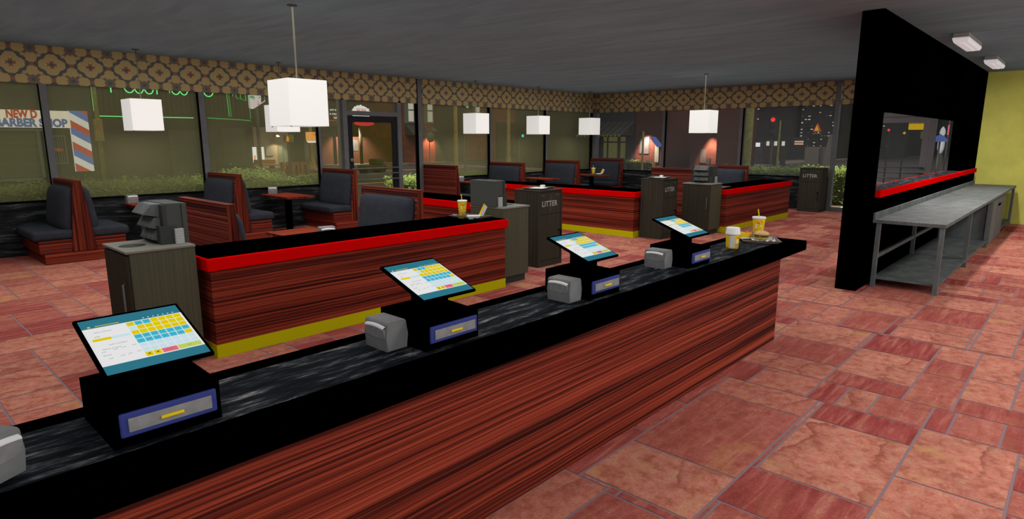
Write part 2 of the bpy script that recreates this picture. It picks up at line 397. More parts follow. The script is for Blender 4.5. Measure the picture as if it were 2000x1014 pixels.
# ================================================================== SETTING
def build_floor():
    G = .03; X0, X1, Y0, Y1 = -3.0, 16.02, -3.6, 11.31
    nx, ny = int(round((X1-X0)/G)), int(round((Y1-Y0)/G))
    occ = [bytearray(ny) for _ in range(nx)]
    tiles = []
    ex = [(3.04, 3.84, .55, 1.08, 0), (3.84, 4.15, .55, 1.08, 1), (4.15, 4.52, 1.02, 1.2, .95), (4.15, 4.52, .83, 1.02, .05), (4.15, 4.52, .53, .83, .6),
          (4.15, 4.52, .42, .53, .9), (4.15, 4.52, .19, .42, .5), (4.15, 4.52, -.1, .19, .8), (4.52, 4.79, .72, 1.2, .9), (4.79, 5.5, .72, 1.2, 0), (5.5, 6.01, .72, 1.2, 1),
          (5.4, 6.0, 1.22, 1.85, .1), (4.9, 5.4, 1.2, 1.8, .75), (4.52, 4.9, 1.2, 1.8, .1), (4.15, 4.52, 1.2, 1.6, .2), (6.02, 6.72, 1.52, 1.77, .25), (6.02, 6.72, 1.18, 1.52, .75),
          (6.02, 6.72, 1.77, 2.05, .4), (6.38, 6.72, 1.1, 1.18, .8), (6.02, 6.38, 1.1, 1.18, 1), (6.02, 6.4, .57, 1.1, .1), (6.4, 6.75, .57, 1.1, .3), (6.75, 7.4, .53, 1.07, .85),
          (7.4, 8.0, .53, 1.07, .1), (8.0, 8.2, .53, 1.07, 1), (6.75, 7.4, 1.07, 1.7, .2), (7.4, 8.6, 1.07, 1.7, .5), (6.02, 6.75, .28, .55, .1), (6.75, 7.3, .28, .55, .2), (7.3, 8.0, .28, .55, .1),
          (4.52, 5.2, .46, .72, .55), (5.2, 5.59, .46, .72, .8), (5.59, 6.0, .46, .72, .15), (5.3, 6.0, .19, .46, .05), (4.79, 5.3, .19, .46, .1), (4.52, 4.79, -.1, .46, .8), (4.79, 6.0, -.1, .19, .3),
          (3.42, 4.15, .08, .55, 0), (2.6, 3.42, .08, .55, .1), (2.38, 2.86, 1.1, 1.71, 0), (2.86, 3.81, 1.1, 1.71, .6), (3.81, 4.13, 1.1, 1.71, .2), (2.3, 3.03, .5, 1.08, .75), (1.6, 2.34, 1.54, 1.81, .2),
          (1.6, 2.34, .9, 1.54, .7), (2.34, 3.0, 1.72, 1.82, .9), (3.0, 3.52, 1.72, 1.82, .8), (3.52, 4.15, 1.72, 1.82, .85)]
    def place(i0, i1, j0, j1, k):
        for i in range(i0, i1):
            for j in range(j0, j1): occ[i][j] = 1
        tiles.append((X0+i0*G, X0+i1*G, Y0+j0*G, Y0+j1*G, k))
    for x0, x1, y0, y1, k in ex:
        a, b, c, d = (int(round((x0-X0)/G)), int(round((x1-X0)/G)), int(round((y0-Y0)/G)), int(round((y1-Y0)/G)))
        while a < b and any(occ[a][j] for j in range(c, d)): a += 1
        while a < b and any(occ[b-1][j] for j in range(c, d)): b -= 1
        while c < d and any(occ[i][c] for i in range(a, b)): c += 1
        while c < d and any(occ[i][d-1] for i in range(a, b)): d -= 1
        if b-a > 1 and d-c > 1: place(a, b, c, d, k)
    rr = random.Random(11)
    bar = int(round((1.53-X0)/G)); bj = int(round((4.9-Y0)/G))
    for j in range(ny):
        for i in range(nx):
            if occ[i][j]: continue
            w = rr.choice((9, 12, 15, 18, 21, 24)); h = rr.choice((6, 9, 12, 12, 15, 18, 21))
            a = i
            while a < nx and a-i < w and not occ[a][j]:
                if j >= bj and a == bar and a > i: break
                a += 1
            if a < nx and a-i == w:      # avoid a sliver beyond
                g = a
                while g < nx and g-a < 5 and not occ[g][j] and not (j >= bj and g == bar): g += 1
                if g-a < 5: a = g
            b = j
            while b < ny and b-j < h and not any(occ[q][b] for q in range(i, a)): b += 1
            place(i, a, j, b, rr.choice((0, .05, .1, .2, .35, .5, .7, .85, .9, 1)))
    mb = MB(); lay = mb.bm.loops.layers.float_color.new('tile')
    g = .0072
    for x0, x1, y0, y1, k in tiles:
        f = mb.poly([(x0+g, y0+g, 0), (x1-g, y0+g, 0), (x1-g, y1-g, 0), (x0+g, y1-g, 0)], 0)
        c = (k, rr.random(), rr.random(), 1)
        for lp in f.loops: lp[lay] = c
    mb.poly([(X0, Y0, -.002), (X1, Y0, -.002), (X1, Y1, -.002), (X0, Y1, -.002)], 1)
    mb.box(X0, X1, Y0, Y1, -.12, -.003, 1)
    return mb.build('floor', [M['tile'], M['grout']], recalc=False)
struct(build_floor())
mb = MB(); mb.box(-3, 16.3, -3.6, 11.45, ZC, ZC+.2); struct(mb.build('ceiling', M['ceiling']))
mb = MB(); mb.box(-3.2, -3.0, 2.6, 11.45, 0, ZC); struct(mb.build('wall_back', M['alu']))  # unseen wall added to block sky light from the open left side

# dark stone wainscot under the windows (left wall runs along x, far wall along y)
mb = MB(); mb.box(-3, 6.63, L, L+.16, 0, ZS); mb.box(9.184, 15.95, L, L+.16, 0, ZS)
mb.box(-3, 6.63, L-.012, L+.13, ZS, ZS+.02, 1); mb.box(9.184, 15.9, L-.012, L+.13, ZS, ZS+.02, 1)
struct(mb.build('wall_left', [M['marble_h'], M['gasket']]))
mb = MB(); mb.box(F, F+.16, 4.56, L+.16, 0, ZS); mb.box(F-.012, F+.13, 4.56, L, ZS, ZS+.02, 1)
struct(mb.build('wall_far', [M['marble_h'], M['gasket']]))

# valances with the quatrefoil pattern
def octo(cx, cy, r, sx=1, cut=.42):
    p = []
    for a, b in ((1, cut), (cut, 1), (-cut, 1), (-1, cut), (-1, -cut), (-cut, -1), (cut, -1), (1, -cut)): p.append((cx+a*r*sx, cy+b*r))
    return p
def valance(name, mp, a0, a1, per, c0, zmid=2.735, halfz=.215):
    """mp(a, z, lift) -> point; pattern cells of width per, one flower centred at c0"""
    mb = MB()
    def clipped(pts, lift, mi):
        # clip to the valance rectangle
        def cl(ps, f, lim, up):
            out = []
            for i in range(len(ps)):
                p, q = ps[i], ps[(i+1) % len(ps)]
                pi, qi = (p[f] <= lim) == up or p[f] == lim, (q[f] <= lim) == up or q[f] == lim
                if pi: out.append(p)
                if pi != qi:
                    t = (lim-p[f])/(q[f]-p[f]); out.append((p[0]+(q[0]-p[0])*t, p[1]+(q[1]-p[1])*t))
            return out
        for f, lim, up in ((0, a0, False), (0, a1, True), (1, ZV, False), (1, ZC, True)):
            pts = cl(pts, f, lim, up)
            if len(pts) < 3: return
        mb.poly([mp(a, z, lift) for a, z in pts], mi)
    h = per/2
    def U(cx, cz, pts, lift, mi): clipped([(cx+x*h, cz+y*halfz) for x, y in pts], lift, mi)
    k0, k1 = int(math.floor((a0-c0)/per))-1, int(math.ceil((a1-c0)/per))+1
    clipped([(a0, ZV), (a1, ZV), (a1, ZC), (a0, ZC)], 0.0, 1)
    for k in range(k0, k1+1):
        cx = c0+k*per
        for sz in (-1, 1):          # corner star field
            x, z = cx+h, zmid+sz*halfz
            U(x, z, octo(0, 0, .74, 1, .3), .0004, 2)
            for dx, dz in ((0, 1), (0, -1), (1, 0), (-1, 0)):
                U(x, z, octo(dx*.58, dz*.58, .32, 1, .45), .0008, 0)
            star = []
            for q in range(16):
                rr_ = .42 if q % 2 == 0 else .27
                star.append((rr_*math.cos(2*PI*q/16), rr_*math.sin(2*PI*q/16)))
            for q in range(4):      # notch points over the petals
                star[q*4] = (.33*math.cos(PI/2*q), .33*math.sin(PI/2*q)); 
            U(x, z, star, .0012, 2)
            U(x, z, [(-.11, -.11), (.11, -.11), (.11, .11), (-.11, .11)], .0016, 1)
            for dx, dz in ((1, 1), (1, -1), (-1, 1), (-1, -1)):
                U(x, z, [(dx*.40-.09, dz*.42-.09), (dx*.40+.09, dz*.42-.09), (dx*.40+.09, dz*.42+.09), (dx*.40-.09, dz*.42+.09)], .0014, 0)
        # dark lozenge ring and flower
        dia = [(0, .98), (.2, .98), (.2, .84), (.48, .84), (.48, .62), (.66, .62), (.66, .46), (.86, .46), (.86, .2), (1.0, .2)]
        ring = dia+[(x, -y) for x, y in dia[::-1]]+[(-x, -y) for x, y in dia]+[(-x, y) for x, y in dia[::-1]]
        ring = [p for i, p in enumerate(ring) if p != ring[i-1]]
        ring = [(x*.86, y*.86) for x, y in ring]
        U(cx, zmid, ring, .0010, 1)
        for dx, dz in ((0, 1), (0, -1), (1, 0), (-1, 0)):
            U(cx, zmid, octo(dx*.36, dz*.36, .32, 1, .5), .0018+.0001*(dx+2*dz), 0)
        U(cx, zmid, octo(0, 0, .43, 1, .8), .0024, 0)
        for s_ in (-1, 1):
            U(cx, zmid, [(s_*.30, -.09), (s_*.30, .09), (0, .09), (0, -.09)], .0028, 3)
            U(cx, zmid, [(-.09, s_*.30), (.09, s_*.30), (.09, 0), (-.09, 0)], .0028, 3)
            U(cx, zmid, [(s_*.32, -.08), (s_*.32, .08), (s_*.22, 0)], .0030, 4)
            U(cx, zmid, [(-.08, s_*.32), (.08, s_*.32), (0, s_*.22)], .0030, 4)
        U(cx, zmid, [(-.10, -.10), (.10, -.10), (.10, .10), (-.10, .10)], .0034, 1)
        for dz in (-1, 1): U(cx, zmid+dz*halfz, [(-.12, -.11), (.12, -.11), (.12, .11), (-.12, .11)], .0020, 3)
        for dx in (1,): U(cx+dx*h, zmid, [(-.10, -.12), (.10, -.12), (.10, .12), (-.10, .12)], .0020, 3)
    # board body
    p = [mp(a0, ZV, -.001), mp(a1, ZV, -.001), mp(a1, ZC, -.001), mp(a0, ZC, -.001)]; q = [mp(a0, ZV, -.06), mp(a1, ZV, -.06), mp(a1, ZC, -.06), mp(a0, ZC, -.06)]
    mb.poly(p, 1); mb.poly(q[::-1], 1)
    for i in range(4): mb.poly([p[i], q[i], q[(i+1) % 4], p[(i+1) % 4]], 1)
    o = mb.build(name, VAL, recalc=False); struct(o); return o
valance('trim_1', lambda a, z, l: (a, L-l, z), -3, 9.05, .4785, 1.868)
valance('trim_2', lambda a, z, l: (a, L-l, z), 9.2, F, .515, 9.407)
valance('trim_3', lambda a, z, l: (F-l, a, z), 4.57, L, .514, 4.811+.514)
valance('trim_4', lambda a, z, l: (F-l, a, z), 2.0, 4.45, .514, 4.227)

def post(mb, x0, x1, y0, y1, z0, z1, dark):
    """mullion: grey face to the room, unlit shade painted black on the named sides; box face order bottom top -y +x +y -x"""
    mis = [0]*6
    for d in dark: mis[d] = 1
    mb.box(x0, x1, y0, y1, z0, z1, mis=mis)
FY, FX = [1, 1, 0, 1, 1, 1], [1, 1, 1, 1, 1, 0]     # the film is on the room side of each pane
# ---- left windows: one object per bay (mullion at its right-hand side)
bays = [(-3.0, 2.15), (2.243, 4.357), (4.451, 6.56), (9.184, 11.373), (11.446, 13.582), (13.66, 15.75)]
mull = [(2.153, 2.243), (4.354, 4.451), (6.575, 6.632), (11.373, 11.446), (13.582, 13.66), (15.79, 15.951)]
n_win = 0
for (a, b), (m0, m1) in zip(bays, mull):
    n_win += 1
    mb = MB(); mb.box(a, b+.03, L+.095, L+.10, ZS+.02, 2.60, mis=FY)
    w = struct(mb.build('window_%d' % n_win, [M['glass_olive'], M['glass_plain']]))
    mb = MB(); post(mb, m0, m1, L+.004, L+.125, ZS+.021, 2.62, (5, 3))
    mb.build('mullion', [M['alu'], M['gasket']], w)
# bays beside the left door
for a, b, nm in ((6.632, 7.14, 'window_7'), (8.607, 9.067, 'window_8')):
    mb = MB(); mb.box(a, b, L+.095, L+.10, .10, 2.6, mis=FY); w = struct(mb.build(nm, [M['glass_olive'] if a < 8 else M['glass_clear'], M['glass_plain']]))
    mb = MB(); mb.box(a, b, L+.03, L+.12, 0, .10); mb.build('sill', M['alu'], w)
mb = MB(); post(mb, 9.067, 9.184, L-.012, L+.125, 0, ZC, (5,)); struct(mb.build('trim_5', [M['alu'], M['gasket']]))
mb = MB(); post(mb, 6.600, 6.632, L-.006, L+.03, ZV, ZC, ()); struct(mb.build('trim_7', [M['alu'], M['gasket']]))
# far windows
fb = [(8.99, L), (6.73, 8.95), (4.56, 6.75)]
fm = [(8.938, 9.028), (6.730, 6.811), None]
for (a, b), mm in zip(fb, fm):
    n_win = {0: 9, 1: 10, 2: 11}[fb.index((a, b))]
    mb = MB(); mb.box(F+.095, F+.10, a-.02, b+.02, ZS+.02, 2.6, mis=FX); w = struct(mb.build('window_%d' % n_win, [M['glass_grey'], M['glass_plain']]))
    if mm:
        mb = MB(); post(mb, F+.004, F+.125, mm[0], mm[1], ZS+.021, 2.62, (2,)); mb.build('mullion', [M['alu'], M['gasket']], w)
mb = MB(); post(mb, F-.012, F+.125, 4.47, 4.56, 0, ZC, (2,)); struct(mb.build('trim_6', [M['alu'], M['alu']]))
mb = MB(); mb.box(F-.01, F+.125, 2.0, 2.06, 0, ZC); struct(mb.build('trim_8', [M['alu_brightened']]))
for a, b, nm, g in ((3.98, 4.47, 'window_12', 'glass_clear'), (2.06, 2.54, 'window_13', 'glass_grey')):
    mb = MB(); mb.box(F+.095, F+.10, a, b, .09, 2.6, mis=FX); w = struct(mb.build(nm, [M[g], M['glass_plain']]))
    mb = MB(); mb.box(F+.03, F+.12, a, b, 0, .09); mb.build('sill', M['alu'], w)
mb = MB(); mb.box(15.83, F+.05, L-.10, L+.05, 0, ZV); struct(mb.build('trim_9', [M['alu']]))

# ---- doors
def door(name, along, a0, a1, leafmat, glassmat):
    """frame outer edges a0..a1 along the wall; along='x' on the left wall, 'y' on the far wall"""
    d = empty_struct(name)
    pt = (lambda a, dp: (a, L+dp)) if along == 'x' else (lambda a, dp: (F+dp, a))
    def bx(mb, a, b, d0, d1, z0, z1, **k):
        p, q = pt(a, d0), pt(b, d1); mb.box(min(p[0], q[0]), max(p[0], q[0]), min(p[1], q[1]), max(p[1], q[1]), z0, z1, **k)
    mb = MB(); bx(mb, a0, a0+.105, .0, .125, 0, 2.6); bx(mb, a1-.105, a1, .0, .125, 0, 2.6); bx(mb, a0+.105, a1-.105, .0, .125, 2.16, 2.25)
    mb.build('door_frame', M['alu'] if along == 'x' else M['alu_brightened'], d)
    l0, l1 = a0+.112, a1-.112
    mb = MB(); bx(mb, l0, l0+.12, .03, .08, .02, 2.15); bx(mb, l1-.12, l1, .03, .08, .02, 2.15); bx(mb, l0+.12, l1-.12, .03, .08, 2.03, 2.15); bx(mb, l0+.12, l1-.12, .03, .08, .02, .26)
    lf = mb.build('door_leaf', leafmat, d)
    mb = MB(); bx(mb, l0+.12, l1-.12, .052, .058, .26, 2.03, mis=FY if along == 'x' else FX); mb.build('door_pane', [glassmat, M['glass_plain']], d)
    mb = MB(); bx(mb, a0+.105, a1-.105, .095, .10, 2.25, 2.6, mis=FY if along == 'x' else FX); mb.build('transom_pane', [M['glass_olive'] if along == 'x' else M['glass_grey'], M['glass_plain']], d)
    for z in (1.07, .95, .83):
        mb = MB(); p, q = pt(l0+.03, -.03), pt(l1-.03, -.03); mb.tube([p+(z,), q+(z,)], .014, 8)
        for t in (l0+.05, l1-.05):
            r0, r1 = pt(t, -.03), pt(t, .03); mb.tube([r0+(z,), r1+(z,)], .012, 6)
        mb.build('push_bar', M['steel_leg'], d)
    c = pt(l0+.06 if along == 'x' else l1-.06, .015)
    mb = MB(); mb.lathe([(0, 0), (.04, 0), (.04, .02), (0, .025)], n=16)
    mb.build('lock_plate', M['brass'], d, loc=c+(1.25,), rot=(R(90), 0, 0) if along == 'x' else (0, R(-90), 0))
    return d
door('door_1', 'x', 7.136, 8.607, M['door_black'], M['glass_door'])
door('door_2', 'y', 2.54, 3.98, M['alu_brightened'], M['glass_grey'])

# ---- black partition with the pass-through and its ledge, yellow end wall
mb = MB(); y0, y1 = 1.778, 1.991
mb.box(7.581, 8.0, y0, y1, 0, ZC); mb.box(8.0, 14.115, y0, y1, 0, 1.02); mb.box(8.0, 14.115, y0, y1, 2.006, ZC); mb.box(14.115, 16.0, y0, y1, 0, ZC)
struct(mb.build('wall_partition', M['black']))
mb = MB(); mb.box(16.0, 16.2, -3.6, 1.991, 0, ZC); struct(mb.build('wall_right', M['yellow_wall']))
t = thing('serving_ledge', 'red edged black stone ledge running through the opening of the black partition', 'ledge', (8.0, 1.727, 1.02))
mb = MB()
mb.box(.012, 6.11, 0, .30, 0, .08, bev=.003); mb.box(6.11, 7.80, 0, .050, 0, .08, bev=.003)
mb.build('edge_board', M['red'], t)
mb = MB(); mb.box(.03, 6.10, .022, .275, .078, .082); mb.box(6.10, 7.78, .02, .049, .078, .082); mb.build('stone_inlay', M['marble'], t)

# ================================================================== BOOTHS, TABLES
def booth(name, label, double, loc, rz=0, group=None):
    t = thing(name, label, 'booth', loc, rz, group)
    H = .55; sides = (1, -1) if double else (1,)
    b0 = (lambda v: -v) if double else (lambda v: -.022)
    mb = MB(); mb.box(b0(.467), .467, -H, H, 0, .151, bev=.004); mb.build('plinth', M['wood_h'], t)
    mb = MB(); mb.box(b0(.515), .515, -H+.005, H-.005, .152, .322, bev=.004); mb.build('seat_frame', M['wood_h'], t)
    for s in sides:
        mb = MB()
        bm0 = MB(); x0, x1 = .095, .58
        mb.box(min(s*x0, s*x1), max(s*x0, s*x1), -H+.006, H-.006, .323, .455, bev=.048, seg=5); bm0.bm.free()
        mb.build('seat', M['fabric'], t)
    for s in sides:
        v = Vector((-.101*s, 0, .957)).normalized(); n = Vector((.957*s, 0, .101)).normalized()
        mb = MB(); mb.pillow((s*.0905+n.x*.002, 0, .715), (0, 1, 0), v, n, 1.02, .64, .125, k=18)
        mb.build('backrest', M['fabric'], t)
    mb = MB()
    if double: pts = [(-.148, .153), (.148, .153), (.046, 1.107), (-.046, 1.107)]
    else: pts = [(-.024, .0), (.0, .0), (.148, .153), (.046, 1.107), (-.024, 1.107)]
    if not double: pts = [(-.024, .153), (.148, .153), (.046, 1.107), (-.024, 1.107)]
    mb.prism(pts, 'y', -H-.012, H, 0, 1)
    if not double: mb.box(-.024, -.0225, -H, H, 0, .153)
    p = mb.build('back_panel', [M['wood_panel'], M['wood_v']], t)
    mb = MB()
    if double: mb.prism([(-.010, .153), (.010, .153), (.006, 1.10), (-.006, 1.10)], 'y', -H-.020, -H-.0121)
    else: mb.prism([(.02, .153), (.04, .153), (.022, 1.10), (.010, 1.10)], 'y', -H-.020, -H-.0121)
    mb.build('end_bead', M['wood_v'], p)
    mb = MB(); a, b = (-.05, .05) if double else (-.028, .05)
    mb.box(a, b, -H-.016, H, 1.1075, 1.113, bev=.002); mb.build('cap_rail', M['wood_h'], t)
    return t
YB = 10.735
g1, g2 = 'double booths along the window wall', 'single booth seats'
d1 = booth('double_booth', 'double sided booth seat with dark cushions, the one furthest to the left of the picture', True, (2.218, YB, 0), 0, g1)
dup(d1, 'double sided booth seat just behind the near rosewood panel seat, under the long left window', (4.44, YB, 0))
dup(d1, 'double sided booth seat right of the door, next to the first far table', (11.40, YB, 0))
dup(d1, 'double sided booth seat behind the far red divider, between the two far window tables', (13.62, YB, 0))
s1 = booth('booth_bench', 'single booth seat with upright charcoal cushion just left of the glass door', False, (6.66, YB, 0), PI, g2)
dup(s1, 'single booth seat showing its plain rosewood back right of the glass door', (9.20, YB, 0), 0)
dup(s1, 'single booth seat with charcoal cushion in the far corner of the windows', (15.79, YB, 0), PI)
dup(s1, 'single booth seat with plain rosewood back behind the nearest condiment cabinet', (2.29, 6.05, 0), 0)
dup(s1, 'single booth seat with wide charcoal cushion rising behind the nearest red divider', (4.44, 6.05, 0), PI)
dup(s1, 'single booth seat with long rosewood back behind the second litter bin', (11.34, 6.05, 0), 0)
dup(s1, 'single booth seat with charcoal cushion behind the rightmost red divider', (13.51, 6.05, 0), PI)

def table(label, loc):
    t = thing('booth_table', label, 'table', loc, 0, 'rosewood booth tables')
    mb = MB(); mb.box(-.265, .265, -.5, .5, .645, .68, mis=[1, 0, 1, 1, 1, 1], bev=.004); mb.build('table_top', [M['wood_t'], M['wood_v']], t)
    mb = MB(); mb.box(-.048, .048, -.048, .048, .02, .645, bev=.008); mb.build('post', M['black'], t)
    mb = MB(); mb.box(-.19, .19, -.28, .28, 0, .02, bev=.006); mb.build('base_plate', M['black'], t)
    return t
t0 = table('rosewood table under the first pendant at the left window, half hidden by the cutlery rack', (3.29, 10.69, 0))
for x, y, l in ((5.53, 10.69, 'rosewood table on a black post in front of the long left window, holding a dispenser'),
                (10.31, 10.69, 'rosewood table end beside the plain rosewood booth back, past the glass door'),
                (12.50, 10.60, 'bare rosewood table seen between two far booths above the red divider'),
                (14.72, 10.52, 'rosewood table in the far corner with a cup and an open carton on it'),
                (3.36, 6.03, 'rosewood table just behind the nearest red divider'),
                (12.43, 6.02, 'rosewood table behind the rightmost red divider, mostly hidden')):
    dup(t0, l, (x, y, 0))

# ================================================================== DIVIDERS
def divider(label, loc, length, depth, rz=0):
    t = thing('room_divider', label, 'divider', loc, rz, 'red topped dividers')
    mb = MB(); mb.box(.03, length-.03, .03, depth-.03, .105, .69); mb.build('wood_body', M['wood_h'], t)
    mb = MB(); mb.box(.026, length-.026, .026, depth-.026, 0, .105); mb.build('kickboard', M['yellow'], t)
    mb = MB(); mb.box(0, length, 0, depth, .69, .79, bev=.010, seg=3); mb.build('red_edge', M['red'], t)
    mb = MB(); mb.box(.018, length-.018, .018, depth-.018, .7895, .792); mb.build('black_top', M['black'], t)
    return t
divider('red topped rosewood divider nearest the camera, with a tray of takeaway on its right end', (1.786, 4.762, 0), 3.30, .70)
divider('rightmost red topped rosewood divider, between the far cabinet and the lone litter bin', (10.825, 4.752, 0), 3.29, .70)
divider('red topped rosewood divider running away from the second litter bin', (9.88, 5.66, 0), 3.6, .69, PI/2)
divider('red topped rosewood divider behind the tray with the yellow cup, partly hidden', (6.74, 5.66, 0), 3.2, .69, PI/2)

# ================================================================== COUNTER
CT = .795
t = thing('service_counter', 'long black topped rosewood service counter crossing the foreground', 'counter', (-2.2, 1.768, 0))
cl = 5.755+2.2
mb = MB(); mb.box(0, 5.234+2.2-.02, .03, .56, 0, .708); mb.build('wood_front', M['wood_h'], t)
mb = MB(); mb.box(0, cl, 0, .610, .708, CT-.001, bev=.012, seg=3); mb.build('black_top', M['black'], t)
mb = MB(); mb.box(0, 5.56+2.2, .147, .5045, CT-.003, CT); mb.build('marble_inlay', M['marble'], t)

# ================================================================== REGISTERS
SW, SH = .303, .315
def screen_content(disp, scr):
    keys = ['teal', 'white', 'yellow', 'cyan', 'pale', 'pink', 'lime', 'ink', 'soft', 'mid']; ix = {k: i for i, k in enumerate(keys)}
    w, h = SW-.020, SH-.022
    def rc(mb, u0, u1, v0, v1, k, lift):      # u to the right, v downwards, 0..1
        mb.poly([(-w/2+u0*w, h/2-v1*h, lift), (-w/2+u1*w, h/2-v1*h, lift), (-w/2+u1*w, h/2-v0*h, lift), (-w/2+u0*w, h/2-v0*h, lift)], ix[k])
    rc(disp, 0, 1, 0, 1, 'teal', 0)
    rc(disp, 0, 1, .165, .855, 'white', .0003)
    cols = lambda i: (.415+i*.0815, .415+(i+1)*.0815-.008)
    rows = lambda j: (.178+j*.0835, .178+(j+1)*.0835-.009)
    grid = ['YCCYYYY', 'PYYYYYY', 'YYYYYYY', 'CCCCCCC', 'CCCCCCY', 'PPPPPPP', 'PPPPPPP']
    for j, r_ in enumerate(grid):
        for i, c in enumerate(r_): rc(disp, *cols(i), *rows(j), {'Y': 'yellow', 'C': 'cyan', 'P': 'pale'}[c], .0006)
    v0, v1 = rows(7)
    rc(disp, *cols(0), v0, v1+.004, 'yellow', .0006); rc(disp, *cols(1), v0, v1+.004, 'yellow', .0006)
    rc(disp, cols(2)[0], cols(3)[1], v0, v1+.004, 'pink', .0006); rc(disp, cols(4)[0], cols(6)[1], v0, v1+.004, 'lime', .0006)
    rc(disp, .04, .215, .37, .415, 'yellow', .0006); rc(disp, .22, .40, .37, .415, 'pale', .0006)
    rc(disp, .015, .017, .17, .85, 'soft', .0005)
    rr = random.Random(3)
    for i in range(7): rc(disp, .60+i*.052, .614+i*.052, .130, .146, 'pale', .0004)
    rc(disp, .06, .085, .125, .15, 'yellow', .0004); rc(disp, .13, .36, .132, .142, 'yellow', .0004)
    for (u, v, s) in ((.13, .255, 'Add customer'), (.115, .335, '0.00'), (.20, .51, 'Justin Lowpaid'), (.12, .575, 'Menus to send'), (.10, .68, 'Extras')):
        disp.text(s, .0082, T((-w/2+u*w-.012, h/2-v*h, .0008)), ix['ink'], align='LEFT')
    for (u, v) in ((.06, .62), (.17, .605), (.25, .60), (.35, .595), (.09, .745), (.2, .735), (.27, .73), (.36, .72)):
        disp.text('0.00', .0065, T((-w/2+u*w, h/2-v*h, .0008)), ix['ink'], align='LEFT')
    disp.text('RETURN', .0065, T((-w/2+.653*w, h/2-.80*h, .0008)), ix['ink'], bold=.01)
    disp.text('PAY', .0065, T((-w/2+.86*w, h/2-.80*h, .0008)), ix['ink'], bold=.01)
    for j, r_ in ((3, range(7)), (4, range(6)), (5, range(7)), (6, range(7)), (0, (0, 1, 2))):
        for i in r_:
            a, b = cols(i); c, d = rows(j); m_ = (a+b)/2; q = (c+d)/2
            rc(disp, m_-.018, m_+.018, q-.006, q+.001, 'mid' if j in (3, 4, 0) else 'soft', .0008)
    for i in (0, 1):
        a, b = cols(i); m_ = (a+b)/2; q = (v0+v1)/2; rc(disp, m_-.012, m_+.012, q-.012, q+.012, 'ink', .0008)
    return [SCR[k] for k in keys]
def register(label, x):
    t = thing('cash_register', label, 'cash register', (x, 1.947, CT), 0, 'cash registers on the counter')
    mb = MB(); mb.prism([(0, 0), (.312, 0), (.312, .138), (.0, .126)], 'x', 0, .303); mb.build('base', M['black'], t)
    mb = MB(); mb.box(.018, .288, -.013, .0, .032, .106, bev=.006, seg=3); dr = mb.build('drawer', M['blue'], t)
    mb = MB(); mb.box(.038, .270, -.019, -.0131, .048, .090, bev=.002); mb.build('drawer_front', M['drawer_steel'], dr)
    mb = MB(); mb.box(.122, .186, -.027, -.0191, .064, .074, bev=.002); mb.build('pull', M['gold'], dr)
    mb = MB(); mb.prism([(.10, .1275), (.20, .1345), (.20, .235), (.10, .215)], 'x', .085, .215); mb.build('neck', M['black'], t)
    a = math.atan2(.107, .296)
    mb = MB(); mb.box(-SW/2, SW/2, -SH/2, SH/2, -.014, 0, bev=.004)
    s = mb.build('screen', M['black'], t, loc=(.1515, .157, .2705), rot=(a, 0, 0))
    mb = MB(); mats = screen_content(mb, s); mb.build('display', mats, s, loc=(0, -.003, .0006), recalc=False)
    return t
r0 = register('black cash register with a bright order screen, nearest the camera at the left', .430)
for x, l in ((1.573, 'second black cash register from the left, in front of the nearest red divider'),
             (2.725, 'third black cash register from the left, standing in front of the first litter bin'),
             (3.898, 'black cash register next to the coffee cup at the far end of the counter')):
    dup(r0, l, (x, 1.947, CT))

# ================================================================== NAPKIN DISPENSERS
def napkin(label, loc, rz, s=1.0):
    """paper slot faces local -x"""
    t = thing('napkin_dispenser', label, 'napkin dispenser', loc, rz, 'grey napkin dispensers')
    mb = MB(); mb.prism([(0, 0), (.104, 0), (.108, .06), (.102, .118), (.095, .125), (.008, .125), (.0, .118), (-.004, .06)], 'y', 0, .158)
    es = [e for e in mb.bm.edges if abs(e.verts[0].co.y-e.verts[1].co.y) < 1e-6]
    bmesh.ops.bevel(mb.bm, geom=es, offset=.004, segments=2, affect='EDGES', clamp_overlap=True)
    mb.build('housing', M['grey_paint'], t)
    n = 10; mb = MB()                       # curved flap over the paper slot
    A = []
    for i in range(n+1):
        y = .010+.132*i/n; q = 1-((2*i/n-1)**2); A.append((y, .058-.006*q, .099+.006*q))
    for i in range(n):
        (y0, a0, b0), (y1, a1, b1) = A[i], A[i+1]
        mb.poly([(-.0055, y0, a0), (-.0055, y1, a1), (-.0125, y1, b1), (-.0125, y0, b0)])
    y0, y1 = A[0], A[-1]
    for yy, aa, bb in (A[0], A[-1]): mb.poly([(-.003, yy, aa), (-.0055, yy, aa), (-.0125, yy, bb), (-.002, yy, bb)])
    mb.build('flap', M['drawer_steel'], t, recalc=False)
    mb = MB()
    for i in range(n):
        (ya, a0, b0), (yb, a1, b1) = A[i], A[i+1]
        mb.poly([(-.0135, ya, b0-.002), (-.0135, yb, b1-.002), (-.0125, yb, b1+.004), (-.0125, ya, b0+.004)])
        mb.poly([(-.0125, ya, b0+.004), (-.0125, yb, b1+.004), (-.001, yb, b1+.010), (-.001, ya, b0+.010)])
    mb.build('napkin', M['paper'], t)
    return t
np0 = napkin('grey napkin dispenser beside the second cash register', (1.462, 2.062, CT), 0)
